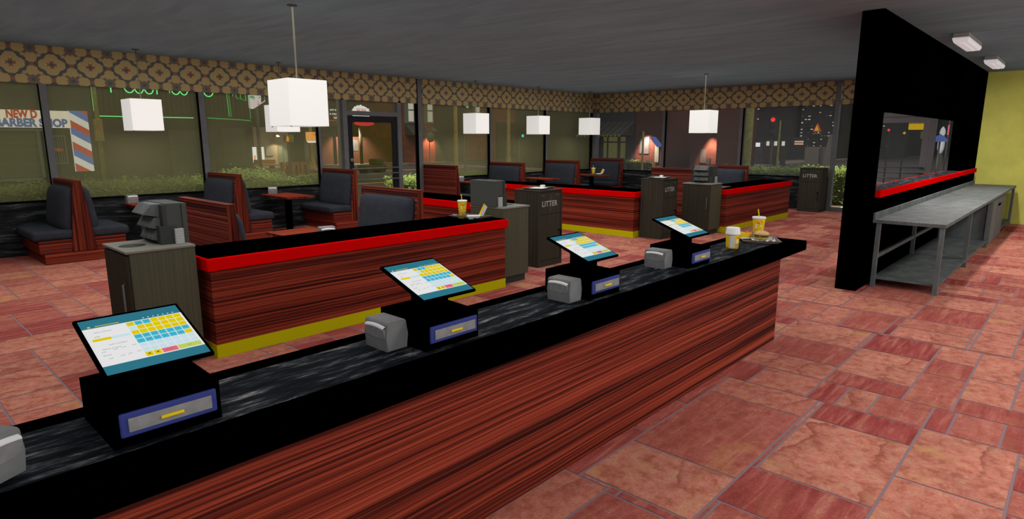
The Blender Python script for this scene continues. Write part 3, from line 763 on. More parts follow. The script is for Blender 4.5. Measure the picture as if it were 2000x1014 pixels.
for x, y, z, rz, l in ((2.606, 1.987, CT, 0, 'grey napkin dispenser in front of the third cash register'),
                       (3.768, 2.066, CT, 0, 'grey napkin dispenser left of the furthest cash register'),
                       (.239, 2.005, CT, R(120), 'grey napkin dispenser cut off at the left edge of the counter'),
                       (3.215, 11.10, .68, R(90), 'small napkin dispenser on the leftmost window table, above the cutlery rack'),
                       (5.52, 11.06, .68, R(62), 'small napkin dispenser on the window table before the long hedge'),
                       (10.28, 11.10, .68, R(70), 'small napkin dispenser on the table past the glass door'),
                       (3.36, 5.55, .68, R(75), 'grey napkin dispenser peeping over the black top of the nearest divider'),
                       (12.35, 5.70, .68, R(75), 'pale napkin dispenser on the table behind the rightmost divider')):
    c = dup(np0, l, (x, y, z), rz)

# ================================================================== CONDIMENT CABINETS AND RACKS
def cabinet(label, loc, rz):
    t = thing('condiment_cabinet', label, 'cabinet', loc, rz, 'grey oak condiment cabinets')
    w, d = .222, .268
    mb = MB(); mb.box(-w+.03, w-.03, -d+.03, d-.03, 0, .09); mb.build('toe_kick', M['grey_dark'], t)
    mb = MB(); mb.box(-w+.008, w, -d, d, .09, .882); mb.build('body', M['greywood'], t)
    mb = MB(); mb.box(-w-.012, -w+.0075, -d+.012, d-.012, .105, .87, bev=.003); dr = mb.build('door', M['greywood_dark'], t)
    mb = MB(); mb.tube([(-w-.012, -d+.05, .44), (-w-.040, -d+.05, .455), (-w-.040, -d+.05, .665), (-w-.012, -d+.05, .68)], .007, 8); mb.build('handle', M['steel_leg'], dr)
    mb = MB(); mb.box(-w-.018, w+.006, -d-.006, d+.006, .883, .905, bev=.007, seg=3); mb.build('worktop', M['stone_top'], t)
    mb = MB(); mb.lathe([(0, .9055), (.088, .9055), (.088, .9035)], -.115, 0, n=32); rim = mb.build('waste_opening', M['grey_dark'], t)
    return t
cb0 = cabinet('grey oak condiment cabinet nearest the camera, left of the first red divider', (1.518, 5.105, 0), 0)
dup(cb0, 'grey oak condiment cabinet at the right end of the nearest red divider', (5.325, 5.135, 0), PI)
dup(cb0, 'grey oak condiment cabinet between the second litter bin and the rightmost divider', (10.592, 5.125, 0), 0)
def rack(label, loc, rz):
    t = thing('cutlery_rack', label, 'condiment rack', loc, rz, 'condiment racks on the cabinets')
    mb = MB(); mb.box(.055, .165, -.195, .195, 0, .300, bev=.003); mb.box(.165, .200, -.205, .205, 0, .298, bev=.003); mb.build('housing', M['grey_mid'], t)
    for s in (-1, 1):
        mb = MB(); a, b = sorted((s*.135, s*.205)); mb.box(.0, .120, a, b, 0, .136, bev=.003); mb.build('side_bin', M['grey_dark'], t)
        mb = MB()
        y0, y1 = sorted((s*.206, s*.228))
        for k in range(9): mb.box(.098, .158, y0, y1, .001+k*.0125, .0125+k*.0125-.0012)
        mb.build('napkin_pack', M['paper_pack'], t)
        mb = MB(); y0, y1 = sorted((s*.1355, s*.205)); mb.box(.030, .0545, y0, y1, .137, .292); mb.build('end_strip', M['grey_dark'], t)
    for k, (z, ext, h) in enumerate(((.018, .035, .082), (.108, .05, .088), (.205, .075, .090))):
        mb = MB()
        for q in range(3):
            ya, yb = -.132+q*.089, -.132+(q+1)*.089-.004
            mb.prism([(.0545, z-.012), (-ext, z+.018), (-ext+.004, z+.026), (-ext*.35+.01, z+h), (.0545, z+h)], 'y', ya, yb)
        tr = mb.build('tray_tier', M['steel'], t)
        mb = MB()
        for q in range(3):
            ya, yb = -.132+q*.089+.012, -.132+(q+1)*.089-.016
            mb.poly([(-ext-.0005, ya, z+.021), (-ext-.0005, yb, z+.021), (-ext*.55+.002, yb, z+h*.60), (-ext*.55+.002, ya, z+h*.60)][::-1])
        mb.build('front_lip', M['grey_mid'], tr)
    return t
rk0 = rack('grey tiered cutlery rack on the nearest condiment cabinet', (1.555, 5.175, .9052), 0)
dup(rk0, 'grey cutlery rack turned back to front beside the yellow drink cup', (5.285, 5.18, .9052), PI)
dup(rk0, 'grey tiered cutlery rack on the far cabinet, its stacked trays facing left', (10.617, 5.165, .9052), 0)

# ================================================================== LITTER BINS
def litter_bin(label, loc, rz):
    t = thing('litter_bin', label, 'litter bin', loc, rz, 'wooden litter bins')
    w, d = .250, .205          # front faces local -y
    mb = MB(); mb.box(-w, w, -d, d, 0, 1.0); mb.build('body', M['greywood_dark'], t)
    mb = MB(); mb.box(-w-.004, w+.004, -d-.012, d+.004, 1.0, 1.02, bev=.004); mb.build('lid', M['greywood_dark'], t)
    mb = MB()
    mb.box(-w, -w+.03, -d-.012, -d-.0005, .0, .999); mb.box(w-.03, w, -d-.012, -d-.0005, .0, .999); mb.box(-w+.03, w-.03, -d-.012, -d-.0005, 0, .075)
    mb.build('face_frame', M['greywood_dark'], t)
    mb = MB(); mb.box(-w+.035, w-.035, -d-.010, -d-.001, .70, .965, bev=.003); fl = mb.build('flap', M['greywood_dark'], t)
    mb = MB(); mb.text('LITTER', .100, face_my(-.02, -d-.0115, .835), align='CENTER', bold=.022, shear=.05, space=1.05); mb.build('lettering', M['stencil'], fl)
    mb = MB(); mb.box(-.19, -.13, -d-.013, -d-.0101, .945, .953); mb.box(.11, .17, -d-.013, -d-.0101, .945, .953); mb.build('hinge', M['steel_leg'], fl)
    mb = MB()                      # faded tidy-up mark: an arrow shaped smudge
    mb.poly([(-.01, -d-.0108, .72), (.05, -d-.0108, .80), (.035, -d-.0108, .90), (.02, -d-.0108, .955), (-.03, -d-.0108, .90), (-.04, -d-.0108, .80)]); mb.build('faded_mark', M['grey_dark'], fl)
    mb = MB(); mb.box(-w+.035, w-.035, -d-.008, -d-.001, .082, .692, bev=.003); dr = mb.build('door', M['greywood_dark'], t)
    mb = MB(); mb.tube([(w-.085, -d-.008, .47), (w-.06, -d-.04, .468), (w-.055, -d-.04, .44), (w-.055, -d-.04, .285), (w-.06, -d-.008, .28)], .008, 8); mb.build('handle', M['gasket'], dr)
    return t
bn0 = litter_bin('wooden litter bin with a tray on top, right of the yellow drink cup', (6.382, 5.43, 0), 0)
dup(bn0, 'wooden litter bin with a tray on top, left of the far condiment cabinet', (9.612, 5.445, 0), 0)
dup(bn0, 'dark wooden litter bin standing alone against the far window', (15.635, 4.795, 0), -PI/2)

# ================================================================== PENDANT LAMPS AND CEILING FIXTURES
def lamp(label, x, y):
    t = thing('pendant_lamp', label, 'pendant lamp', (x, y, 0), 0, 'white cube pendant lamps')
    mb = MB(); mb.lathe([(0, ZC), (.05, ZC), (.05, ZC-.008), (.012, ZC-.014), (0, ZC-.014)], n=20); mb.build('ceiling_rose', M['wire'], t)
    mb = MB(); mb.tube([(0, 0, ZC-.012), (0, 0, 2.262)], .009, 8); mb.build('rod', M['brass'], t)
    mb = MB(); mb.box(-.215, .215, -.215, .215, 1.805, 2.268, bev=.004); sh = mb.build('shade', M['lampshade'], t)
    for sx, sy in ((1, 1), (1, -1), (-1, 1), (-1, -1)):
        mb = MB(); mb.box(sx*.2-.006, sx*.2+.006, sy*.2-.006, sy*.2+.006, 1.797, 1.8045); mb.build('foot', M['wire'], sh)
    return t
LAMPS = [(3.302, 10.75, 'white cube pendant lamp before the green neon sign, leftmost of all'), (5.53, 10.70, 'white cube pendant lamp half hidden behind the biggest pendant'),
         (3.355, 6.126, 'biggest white cube pendant lamp, hanging over the nearest booth table'), (10.32, 10.70, 'white cube pendant lamp past the door, first of the row of three'),
         (12.55, 10.70, 'white cube pendant lamp in the middle of the row of three at the far windows'), (14.735, 10.65, 'white cube pendant lamp nearest the corner of the windows'),
         (12.486, 6.10, 'white cube pendant lamp hanging alone over the rightmost divider')]
lp0 = lamp(LAMPS[0][2], *LAMPS[0][:2])
for x, y, l in LAMPS[1:]: dup(lp0, l, (x, y, 0))
def fixture(label, x, y):
    t = thing('ceiling_fixture', label, 'ceiling light', (x, y, ZC), 0, 'kitchen ceiling lights')
    mb = MB(); mb.box(0, 1.19, -.085, .085, -.055, 0, bev=.004); mb.build('housing', M['fixture'], t)
    mb = MB()
    a = [(0, -.087), (1.19, -.087), (1.19, .087), (0, .087)]; z0, z1 = -.056, -.078; b = [(.05, -.075), (1.14, -.075), (1.14, .075), (.05, .075)]; z2 = -.112
    for i in range(4):
        j = (i+1) % 4
        mb.poly([a[i]+(z0,), a[j]+(z0,), a[j]+(z1,), a[i]+(z1,)]); mb.poly([a[i]+(z1,), a[j]+(z1,), b[j]+(z2,), b[i]+(z2,)])
    mb.poly([p+(z2,) for p in b]); df = mb.build('diffuser', M['diffuser'], t)
    mb = MB(); mb.box(.10, 1.09, -.022, .022, -.120, -.1121, bev=.003); mb.build('tube_cover', M['diffuser'], df)
    return t
f0 = fixture('white oblong ceiling light above the steel worktable, the nearer of two', 9.92, 1.44)
dup(f0, 'white oblong ceiling light above the steel worktable, nearer the yellow wall', (12.97, 1.44, ZC))

# ================================================================== STEEL WORKTABLE
t = thing('steel_worktable', 'long steel worktable with upstand along the black partition', 'work table', (7.95, 1.06, 0))
W = 7.90
mb = MB(); mb.box(0, W, 0, .700, .738, .777, bev=.003); mb.build('table_top', M['steel'], t)
mb = MB(); mb.box(0, W, .675, .700, .778, .850, bev=.003); mb.build('upstand', M['steel'], t)
mb = MB()
for k in range(14): mb.box(.004, .010, .06+k*.042, .066+k*.042, .7775, .7787)
mb.build('edge_rivets', M['paper'], t)['kind'] = 'stuff'
for x in (.035, 2.09, 4.20, 5.95, 7.85):
    for y in (.035, .640):
        mb = MB(); mb.box(x-.022, x+.022, y-.022, y+.022, .012, .738); lg = mb.build('leg', M['steel_leg'], t)
        mb = MB(); mb.box(x-.032, x+.032, y-.032, y+.032, 0, .012, bev=.003); mb.build('foot', M['steel_leg'], lg)
for a, b in ((.06, 2.065), (2.115, 4.175), (5.975, 7.825)):
    mb = MB(); mb.box(a, b, .015, .665, .085, .105, bev=.002); mb.build('under_shelf', M['steel'], t)
    mb = MB(); mb.box(a, b, .625, .655, .33, .375); mb.build('brace_rail', M['steel_leg'], t)
t = thing('steel_cabinet', 'steel cabinet with a dark catch under the worktable', 'cabinet', (12.18, 1.075, 0))
mb = MB(); mb.box(0, 1.68, .0, .66, .03, .735); mb.build('body', M['steel_leg'], t)
for a, b in ((.03, .83), (.85, 1.65)):
    mb = MB(); mb.box(a, b, -.018, -.0005, .05, .725, bev=.003); dr = mb.build('door', M['steel'], t)
    mb = MB()
    if a < .5: mb.box(b-.12, b-.02, -.030, -.0181, .60, .64, bev=.004)
    else: mb.box(a+.02, a+.12, -.030, -.0181, .60, .64, bev=.004)
    mb.build('catch', M['gasket'], dr)
for x in (.05, 1.63):
    for y in (.05, .60):
        mb = MB(); mb.lathe([(0, 0), (.03, 0), (.03, .006), (.012, .010), (.012, .03), (0, .03)], x, y, n=12); mb.build('foot', M['steel_leg'], t)

# ================================================================== FOOD, CUPS, TRAYS
def bend_on(r_fn, cx=0, cy=0, a0=0, z0=0):
    """wrap flat text (x to the right, y up) round a tapered cup; a0 = bearing of the text centre"""
    def f(c):
        z = z0+c.y; r = r_fn(z)+.0006; a = a0+c.x/r
        return Vector((cx+r*math.cos(a), cy+r*math.sin(a), z))
    return f
def cup_logo(t, rf, z0, a0, sc_=1.0):
    """bird shaped splash in orange over a white bell outline, as printed on the cup"""
    mb = MB(); f = bend_on(rf, 0, 0, a0, z0)
    W_ = lambda pts: [f(Vector((x*sc_, y*sc_, 0))) for x, y in pts]
    mb.poly(W_([(-.018, .012), (-.012, .024), (0, .022), (.010, .032), (.019, .030), (.017, .020), (.022, .014), (.012, .008), (0, .010)]), 0)
    mb.poly(W_([(-.020, .010), (-.014, .014), (-.012, -.014), (-.020, -.020)]), 1)
    mb.poly(W_([(-.014, .010), (.010, .008), (.010, .004), (-.014, .006)]), 1)
    mb.poly(W_([(.010, .008), (.022, -.008), (.018, -.010), (.007, .006)]), 1)
    mb.poly(W_([(-.020, -.020), (.022, -.008), (.020, -.013), (-.018, -.026)]), 2)
    return mb.build('logo', [M['ink_orange'], M['ink_white'], M['gasket']], t, recalc=False)
def drink_cup(name, label, loc, rz, straw=True):
    t = thing(name, label, 'drink cup', loc, rz, 'yellow paper drink cups')
    rf = lambda z: .030+z/.140*.014
    mb = MB(); mb.lathe([(0, .004), (.028, .004), (.0285, 0), (.030, 0)]+[(rf(.14*k/6), .14*k/6) for k in range(1, 7)], n=32); mb.build('cup', M['cup_yellow'], t)
    mb = MB(); mb.lathe([(.0445, .137), (.0475, .139), (.0475, .148), (.045, .151), (.040, .151), (.039, .147), (.012, .147), (.011, .149), (0, .149)], n=32); mb.build('lid', M['cup_white'], t)
    if straw:
        mb = MB(); mb.tube([(0, .004, .145), (-.004, .004, .17), (-.010, .006, .205)], .0036, 8); mb.build('straw', M['gold'], t)
    cup_logo(t, rf, .088, -PI/2, 1.15)
    mb = MB()
    mb.text('CLUCKIN\u2019', .0165, None, 0, shear=.25, bold=.035, bend=bend_on(rf, 0, 0, -PI/2, .034), space=1.05)
    mb.text('BELL', .0145, None, 0, shear=.25, bold=.035, bend=bend_on(rf, 0, 0, -PI/2, .017))
    mb.build('lettering', M['ink_blue'], t, recalc=False)
    return t
c0 = drink_cup('drink_cup', 'tall yellow drink cup with a straw behind the burger on the counter', (5.618, 2.155, CT+.003), R(-65)); c0.scale = (1.24, 1.24, 1.24)
c1 = dup(c0, 'yellow drink cup with a straw on the tray at the end of the nearest divider', (4.875, 5.30, .795), R(-30))
c2 = dup(c0, 'yellow drink cup on the corner table under the far windows', (14.80, 10.52, .685), R(-20))
# coffee cup
t = thing('coffee_cup', 'yellow coffee cup with domed white lid and nutrition panel on the counter', 'coffee cup', (4.905, 2.085, CT), R(0)); t.scale = (1.2, 1.2, 1.2)
rf = lambda z: .040+z/.10*.005
mb = MB(); mb.lathe([(0, .003), (.039, .003), (.0395, 0), (.040, 0)]+[(rf(.1*k/5), .1*k/5) for k in range(1, 6)], n=36); mb.build('cup', M['cup_yellow'], t)
mb = MB(); mb.lathe([(.0455, .096), (.0490, .098), (.0490, .105), (.0465, .110), (.0440, .140), (.0420, .1435), (.030, .1435), (.028, .1425), (0, .1425)], n=36); mb.build('lid', M['cup_white'], t)
a_cam = math.atan2(-2.085, -4.905)          # bearing that faces the photographer
mb = MB(); f = bend_on(rf, 0, 0, a_cam-.06, .048)
def strip(u0, u1, v0, v1, mi, lift=0):
    n = 5
    for i in range(n):
        ua, ub = u0+(u1-u0)*i/n, u0+(u1-u0)*(i+1)/n
        q = [f(Vector((ua, v0, 0))), f(Vector((ub, v0, 0))), f(Vector((ub, v1, 0))), f(Vector((ua, v1, 0)))]
        if lift: q = [p+Vector((p.x, p.y, 0)).normalized()*lift for p in q]
        mb.poly(q, mi)
strip(-.017, .017, -.040, .040, 0)
for k in range(6): strip(-.015, -.003, -.036+k*.0125, -.027+k*.0125, 1, .0002)
for k in range(6): strip(-.013, -.005, -.0345+k*.0125, -.0285+k*.0125, 0, .0004)
for k in range(16): strip(.002, .015, -.037+k*.0047, -.035+k*.0047, 1, .0002)
mb.build('nutrition_panel', [M['paper'], M['ink_grey']], t, recalc=False)
cup_logo(t, rf, .058, a_cam+1.10, 1.0)
mb = MB(); mb.text('CLUCKIN\u2019', .0115, None, 0, shear=.25, bold=.035, bend=bend_on(rf, 0, 0, a_cam+1.0, .030)); mb.text('BELL', .010, None, 0, shear=.25, bold=.02, bend=bend_on(rf, 0, 0, a_cam+1.0, .018))
mb.build('lettering', M['ink_blue'], t, recalc=False)

def tray(name, label, loc, rz, mat, w=.42, d=.30, group='serving trays'):
    t = thing(name, label, 'tray', loc, rz, group)
    mb = MB(); lv = [(w/2-.03, d/2-.03, .004), (w/2-.012, d/2-.012, .006), (w/2, d/2, .020), (w/2+.008, d/2+.008, .020)]
    def ring(a, b, z, r=.03, n=5):
        p = []
        for cx, cy, s in ((a-r, b-r, 0), (-a+r, b-r, 1), (-a+r, -b+r, 2), (a-r, -b+r, 3)):
            for k in range(n+1):
                an = PI/2*(s+k/n); p.append(mb.bm.verts.new((cx+r*math.cos(an), cy+r*math.sin(an), z)))
        return p
    rs = [ring(*x) for x in lv]+[ring(w/2-.010, d/2-.010, .001)]
    for A, B in list(zip(rs, rs[1:])):
        for i in range(len(A)):
            f_ = mb.bm.faces.new([A[i], A[(i+1) % len(A)], B[(i+1) % len(A)], B[i]]); f_.smooth = False
    mb.bm.faces.new(rs[0]); mb.bm.faces.new(rs[-1])
    mb.build('tray_body', mat, t)
    return t
def crumple(w, d, seed, mat_idx=0, h=.012, n=14):
    mb = MB(); rr = random.Random(seed); g = []
    for j in range(n+1):
        row = []
        for i in range(n+1):
            x, y = (i/n-.5)*w, (j/n-.5)*d; e = max(abs(2*i/n-1), abs(2*j/n-1))
            row.append(mb.bm.verts.new((x+rr.uniform(-.004, .004), y+rr.uniform(-.004, .004), .002+h*(e**3)*rr.uniform(.2, 1)+rr.uniform(0, .003))))
        g.append(row)
    for j in range(n):
        for i in range(n): mb.bm.faces.new([g[j][i], g[j][i+1], g[j+1][i+1], g[j+1][i]]).material_index = mat_idx
    return mb
tray('serving_tray', 'brown tray with the burger and fries at the end of the counter', (5.475, 2.095, CT), R(31), M['tray'])
TR = Matrix.Translation((5.475, 2.095, CT+.005)) @ Matrix.Rotation(R(31), 4, 'Z')
def on(x, y, z=0): return tuple(TR @ Vector((x, y, z)))
# printed wrapper sheet under the burger
mb = crumple(.215, .19, 5, h=.020)
for f_ in mb.bm.faces:
    if (int(f_.index) if f_.index >= 0 else 0) % 1 == 0: pass
o = mb.build('burger_wrapper', M['paper'], loc=(5.44, 2.045, CT+.006), rot=(0, 0, R(31))); tag(o, 'crumpled white burger wrapper with blue marks lying on the brown tray', 'wrapper')
mb = MB()
for k in range(6): mb.box(-.09+k*.036, -.086+k*.036, -.088, -.060, .020, .0206)
mb.box(-.03, .0, -.090, -.085, .018, .019); mb.build('print', M['ink_blue'], o)
# sauce sheet, orange and red print
mb = MB(); mb.box(-.055, .055, -.075, .075, 0, .0015); o = mb.build('tray_liner', M['ink_white'], loc=on(-.150, -.02, .0005), rot=(0, 0, R(31))); tag(o, 'orange and red printed paper liner at the left end of the brown tray', 'tray liner')
mb = MB(); mb.poly([(-.055, -.075, .0018), (.055, -.06, .0018), (.055, -.02, .0018), (-.055, -.045, .0018)], 0); mb.poly([(-.055, -.04, .0018), (.055, -.015, .0018), (.055, .01, .0018), (-.055, -.02, .0018)], 1); mb.poly([(-.055, .0, .0018), (.055, .03, .0018), (.055, .06, .0018), (-.055, .04, .0018)], 2)
mb.build('print', [M['ink_orange'], M['ink_red'], M['gold']], o)
# burger
t = thing('burger', 'sesame seed burger with lettuce and cheese on the brown tray', 'burger', (5.455, 2.060, CT+.016), R(31)); t.scale = (1.06, 1.06, .78)
mb = MB(); mb.lathe([(0, .004), (.050, .004), (.056, .010), (.056, .016), (.052, .020), (0, .020)], n=30); mb.build('bottom_bun', M['bun'], t)
mb = MB(); wv = lambda a, r, z: (r+.006*math.sin(a*9)+.004*math.sin(a*14+1), z+.003*math.sin(a*11))
mb.lathe([(0, .021), (.060, .021), (.064, .024), (.058, .027), (0, .027)], n=60, wob=wv); mb.build('lettuce', M['lettuce'], t)
mb = MB(); mb.lathe([(0, .028), (.055, .028), (.059, .033), (.058, .038), (.053, .041), (0, .041)], n=30); mb.build('patty', M['patty'], t)
mb = MB(); mb.box(-.046, .046, -.046, .046, .0412, .0445)
for v in mb.bm.verts:
    if abs(v.co.x) > .04 and abs(v.co.y) > .04: v.co.z -= .008; v.co.x *= 1.06; v.co.y *= 1.06
bmesh.ops.rotate(mb.bm, cent=(0, 0, 0), matrix=Matrix.Rotation(R(20), 3, 'Z'), verts=mb.bm.verts); mb.build('cheese_slice', M['cheese'], t)
mb = MB(); mb.lathe([(0, .046), (.060, .046), (.063, .048), (.057, .050), (0, .050)], n=60, wob=wv); mb.build('lettuce', M['lettuce'], t)
mb = MB(); mb.lathe([(0, .0505), (.054, .0505), (.059, .056), (.058, .066), (.050, .078), (.034, .087), (.016, .091), (0, .092)], n=30); tb = mb.build('top_bun', M['bun'], t)
mb = MB(); rr = random.Random(9)
for k in range(46):
    a, q = rr.uniform(0, 2*PI), math.sqrt(rr.random())*.047; z = .0915-.0155*(q/.050)**2.2
    p = Vector((q*math.cos(a), q*math.sin(a), z)); d = Vector((math.cos(a*3), math.sin(a*3), 0))
    mb.tube([p-d*.003, p, p+d*.003], [.0004, .0014, .0003], 5)
sd = mb.build('sesame_seeds', M['seed'], tb); sd['kind'] = 'stuff'
# fries
t = thing('fries_box', 'yellow box of fries lying beside the burger', 'fries', (5.405, 2.215, CT+.013), R(-35))
mb = MB(); mb.prism([(-.045, 0), (.035, 0), (.045, .045), (-.05, .06)], 'y', -.05, .04); mb.build('carton', M['cup_yellow'], t)
mb = MB(); mb.box(-.046, .040, -.0525, -.0501, .002, .014); mb.build('carton_stripe', M['ink_white'], t)
rr = random.Random(4)
for k in range(16):
    mb = MB(); mb.box(-.004, .004, -.028, .028, -.004, .004, bev=.001)
    mb.build('fry', M['fries'], t, loc=(.055+rr.uniform(-.012, .03), rr.uniform(-.04, .035), .008+k*.0026), rot=(rr.uniform(-.3, .3), rr.uniform(-.3, .3), R(90)+rr.uniform(-.7, .7)))

# tray on the nearest divider
tray('serving_tray', 'dark tray with an open carton at the end of the nearest divider', (4.89, 5.17, .792), R(97), M['tray_dark'])
def carton(label, loc, rz):
    t = thing('burger_carton', label, 'food carton', loc, rz, 'open white burger cartons')
    mb = MB()
    def frustum(x0, x1, y0, y1, dx, z0, z1):
        a = [(x0+dx, y0+dx, z0), (x1-dx, y0+dx, z0), (x1-dx, y1-dx, z0), (x0+dx, y1-dx, z0)]; b = [(x0, y0, z1), (x1, y0, z1), (x1, y1, z1), (x0, y1, z1)]
        mb.poly(a[::-1])
        for i in range(4): mb.poly([a[i], a[(i+1) % 4], b[(i+1) % 4], b[i]])
    frustum(-.07, .07, -.07, .07, .015, 0, .034)
    mb.box(-.054, .054, -.054, .054, .003, .006); mb.build('carton_base', M['paper'], t, recalc=False)
    mb = MB()
    for k in range(6): mb.box(-.055+k*.022, -.049+k*.022, -.0665, -.0655, .014, .022)
    mb.build('print', M['ink_orange'], t)
    mb = MB()
    a = [(-.055, -.055, .034), (.055, -.055, .034), (.055, .055, .034), (-.055, .055, .034)]; b = [(-.07, -.07, 0), (.07, -.07, 0), (.07, .07, 0), (-.07, .07, 0)]
    mb.poly(a, 0)
    for i in range(4): mb.poly([b[i], b[(i+1) % 4], a[(i+1) % 4], a[i]], 1 if i == 2 else 0)
    for v in mb.bm.verts: v.co.x -= .07
    ld = mb.build('carton_lid', [M['paper'], M['cup_yellow']], t, loc=(.07, 0, .035), rot=(0, R(115), 0), recalc=False)
    mb = MB(); mb.text('CLUCKIN\u2019 BELL', .016, T((-.07, .010, .0350)) @ Matrix.Rotation(R(90), 4, 'Z'), 0, shear=.2, bold=.02); mb.box(-.12, -.105, -.05, .05, .0345, .0349)
    mb.build('lettering', M['ink_blue'], ld)
    return t
k0 = carton('open white burger carton beside the drink cup on the nearest divider', (4.80, 5.04, .797), R(-38))
dup(k0, 'open white burger carton on the corner table under the far windows', (14.84, 10.36, .685), R(-40))
t = thing('sauce_tub', 'small white sauce tub on the dark tray of the nearest divider', 'sauce tub', (4.765, 5.31, .797))
mb = MB(); mb.lathe([(0, .001), (.020, .001), (.026, .024), (.028, .024), (.028, .026), (.024, .026)], n=20); mb.build('tub', M['paper'], t)
mb = MB(); mb.lathe([(0, .021), (.0235, .021)], n=20); mb.build('sauce', M['ink_red'], t)
mb = MB(); mb.box(-.05, .05, -.035, .035, 0, .001); o = mb.build('paper_napkin', [M['cup_yellow']], loc=(4.775, 5.18, .7975), rot=(0, 0, R(20))); tag(o, 'yellow paper napkin under the open carton on the nearest divider', 'napkin')
# trays on the bins, the far divider and the corner table
for (x, y, z, rz, l, lt, ls) in ((6.40, 5.44, 1.02, R(18), 'dark tray left on top of the litter bin beside the yellow cup', 'white paper sheet on the tray of the first litter bin', 'tiny white carton on the tray of the first litter bin'),
                                 (9.62, 5.45, 1.02, R(18), 'dark tray left on top of the litter bin by the far cabinet', 'white paper sheet on the tray of the second litter bin', 'tiny white carton on the tray of the second litter bin')):
    tray('serving_tray', l, (x, y, z), rz, M['tray_dark'])
    mb = crumple(.25, .19, 3, h=.006); o = mb.build('paper_liner', M['paper'], loc=(x-.03, y-.02, z+.006), rot=(0, 0, rz)); tag(o, lt, 'paper', 'papers on the litter bin trays')
    mb = MB(); mb.poly([(-.02, -.01, .009), (.03, 0, .009), (.03, .012, .009), (-.02, .004, .009)]); mb.build('print', M['ink_red'], o)
    t = thing('small_carton', ls, 'food carton', (x+.12, y+.03, z+.012), rz, 'small cartons on the litter bins')
    mb = MB(); mb.box(-.035, .035, -.025, .025, 0, .030, bev=.002); mb.build('carton', M['paper'], t)
    mb = MB(); mb.box(-.05, -.02, -.006, .006, .030, .036); mb.build('scrap', M['gold'], t)
tray('serving_tray', 'tray with a white carton at the left end of the rightmost divider', (11.12, 5.05, .792), R(5), M['tray_dark'])
t = thing('small_carton', 'tiny white carton on the tray of the rightmost divider', 'food carton', (11.02, 5.0, .798), .3, 'small cartons on the litter bins')
mb = MB(); mb.box(-.035, .035, -.025, .025, 0, .035, bev=.002); mb.build('carton', M['paper'], t)
mb = MB(); mb.box(.0, .08, -.045, -.026, 0, .012); mb.build('scrap', M['gold'], t)
tray('serving_tray', 'pale tray on the corner table under the far windows', (14.80, 10.42, .68), R(95), M['steel'])

# ================================================================== OUTSIDE
M['asphalt'] = P('wet_asphalt', (.052, .046, .043), .8, .15, var=.25, vscale=.35)
M['pavement'] = P('pavement', (.17, .125, .105), .9, .05, var=.2, vscale=.8)
M['walk_white'] = P('pale_walk', (.75, .74, .72), .9, .05)
M['kerb_yellow'] = P('yellow_line', (.45, .28, .03), .9, .05)
M['kerb_pale'] = P('pale_line', (.35, .31, .27), .9, .05)
M['night_wall'] = P('night_wall', (.042, .040, .032), .95, 0, var=.3, vscale=.6)
M['night_dark'] = P('unlit_facade', (.034, .034, .034), .95, 0, var=.25, vscale=.3)
M['olive_wall'] = P('olive_render', (.055, .058, .040), .95, 0, var=.25, vscale=1.2)
M['trim_green'] = P('grey_green_trim', (.11, .13, .10), .8, .05)
M['shutter'] = grain('roller_shutter', [(.3, (.06, .065, .035)), (.7, (.10, .105, .055))], 'h', .1, 14)
M['ext_brick'] = None
def brick_mat(name, c1, c2, mort, sc_):
    m, nt, b = new_mat(name); N, K = nt.nodes, nt.links
    tc = N.new('ShaderNodeTexCoord'); sp = N.new('ShaderNodeSeparateXYZ'); K.new(tc.outputs['Object'], sp.inputs[0])
    ad = N.new('ShaderNodeMath'); K.new(sp.outputs[0], ad.inputs[0]); K.new(sp.outputs[1], ad.inputs[1])
    cb = N.new('ShaderNodeCombineXYZ'); K.new(ad.outputs[0], cb.inputs[0]); K.new(sp.outputs[2], cb.inputs[1])
    br = N.new('ShaderNodeTexBrick'); br.inputs['Scale'].default_value = sc_; br.inputs['Mortar Size'].default_value = .012
    br.inputs['Color1'].default_value = tuple(c1)+(1,); br.inputs['Color2'].default_value = tuple(c2)+(1,); br.inputs['Mortar'].default_value = tuple(mort)+(1,)
    K.new(cb.outputs[0], br.inputs['Vector']); K.new(br.outputs[0], b.inputs['Base Color']); b.inputs['Roughness'].default_value = .95; b.inputs['Specular IOR Level'].default_value = 0
    return m
M['ext_brick'] = brick_mat('red_brick', (.20, .062, .040), (.15, .046, .03), (.11, .07, .055), 1.0)
M['ext_brick2'] = brick_mat('orange_brick', (.075, .028, .018), (.058, .022, .015), (.045, .032, .026), 2.2)
M['ext_white'] = P('white_panel', (.06, .058, .055), .9, .05, var=.2, vscale=2)
M['ext_cream'] = P('cream_render', (.22, .17, .12), .9, .05, var=.15, vscale=2)
M['pole_tan'] = P('tan_pole', (.26, .17, .05), .8, .1, var=.3, vscale=8)
M['pole_yellow'] = P('mossy_pole', (.20, .19, .05), .8, .1, var=.3, vscale=8)
M['pole_grey'] = P('grey_pole', (.11, .105, .09), .8, .1)
M['leaf'] = P('hedge_leaf', (.15, .20, .055), .8, .05, var=.35, vscale=5)
M['leaf_core'] = P('hedge_core', (.03, .04, .014), .95, 0)
M['barrel'] = P('orange_timber', (.34, .13, .03), .8, .05)
E_ = lambda n, c, s=1.: emis(n, srgb(*c), s)
M['e_cream'] = E_('lit_cream_sign', (236, 226, 205), .95); M['e_red'] = E_('lit_red_letter', (190, 72, 48), .85); M['e_blue'] = E_('lit_blue_letter', (88, 112, 160), .9)
M['e_white'] = E_('lit_white', (240, 240, 240), 1.25); M['e_pane'] = E_('lit_sash_pane', (205, 198, 180), .75); M['e_ballot'] = E_('lit_ballot_red', (205, 45, 62), 1.1); M['e_neon'] = E_('green_neon', (110, 255, 150), 1.6); M['e_neon_dim'] = E_('green_neon_dim', (70, 190, 90), .8)
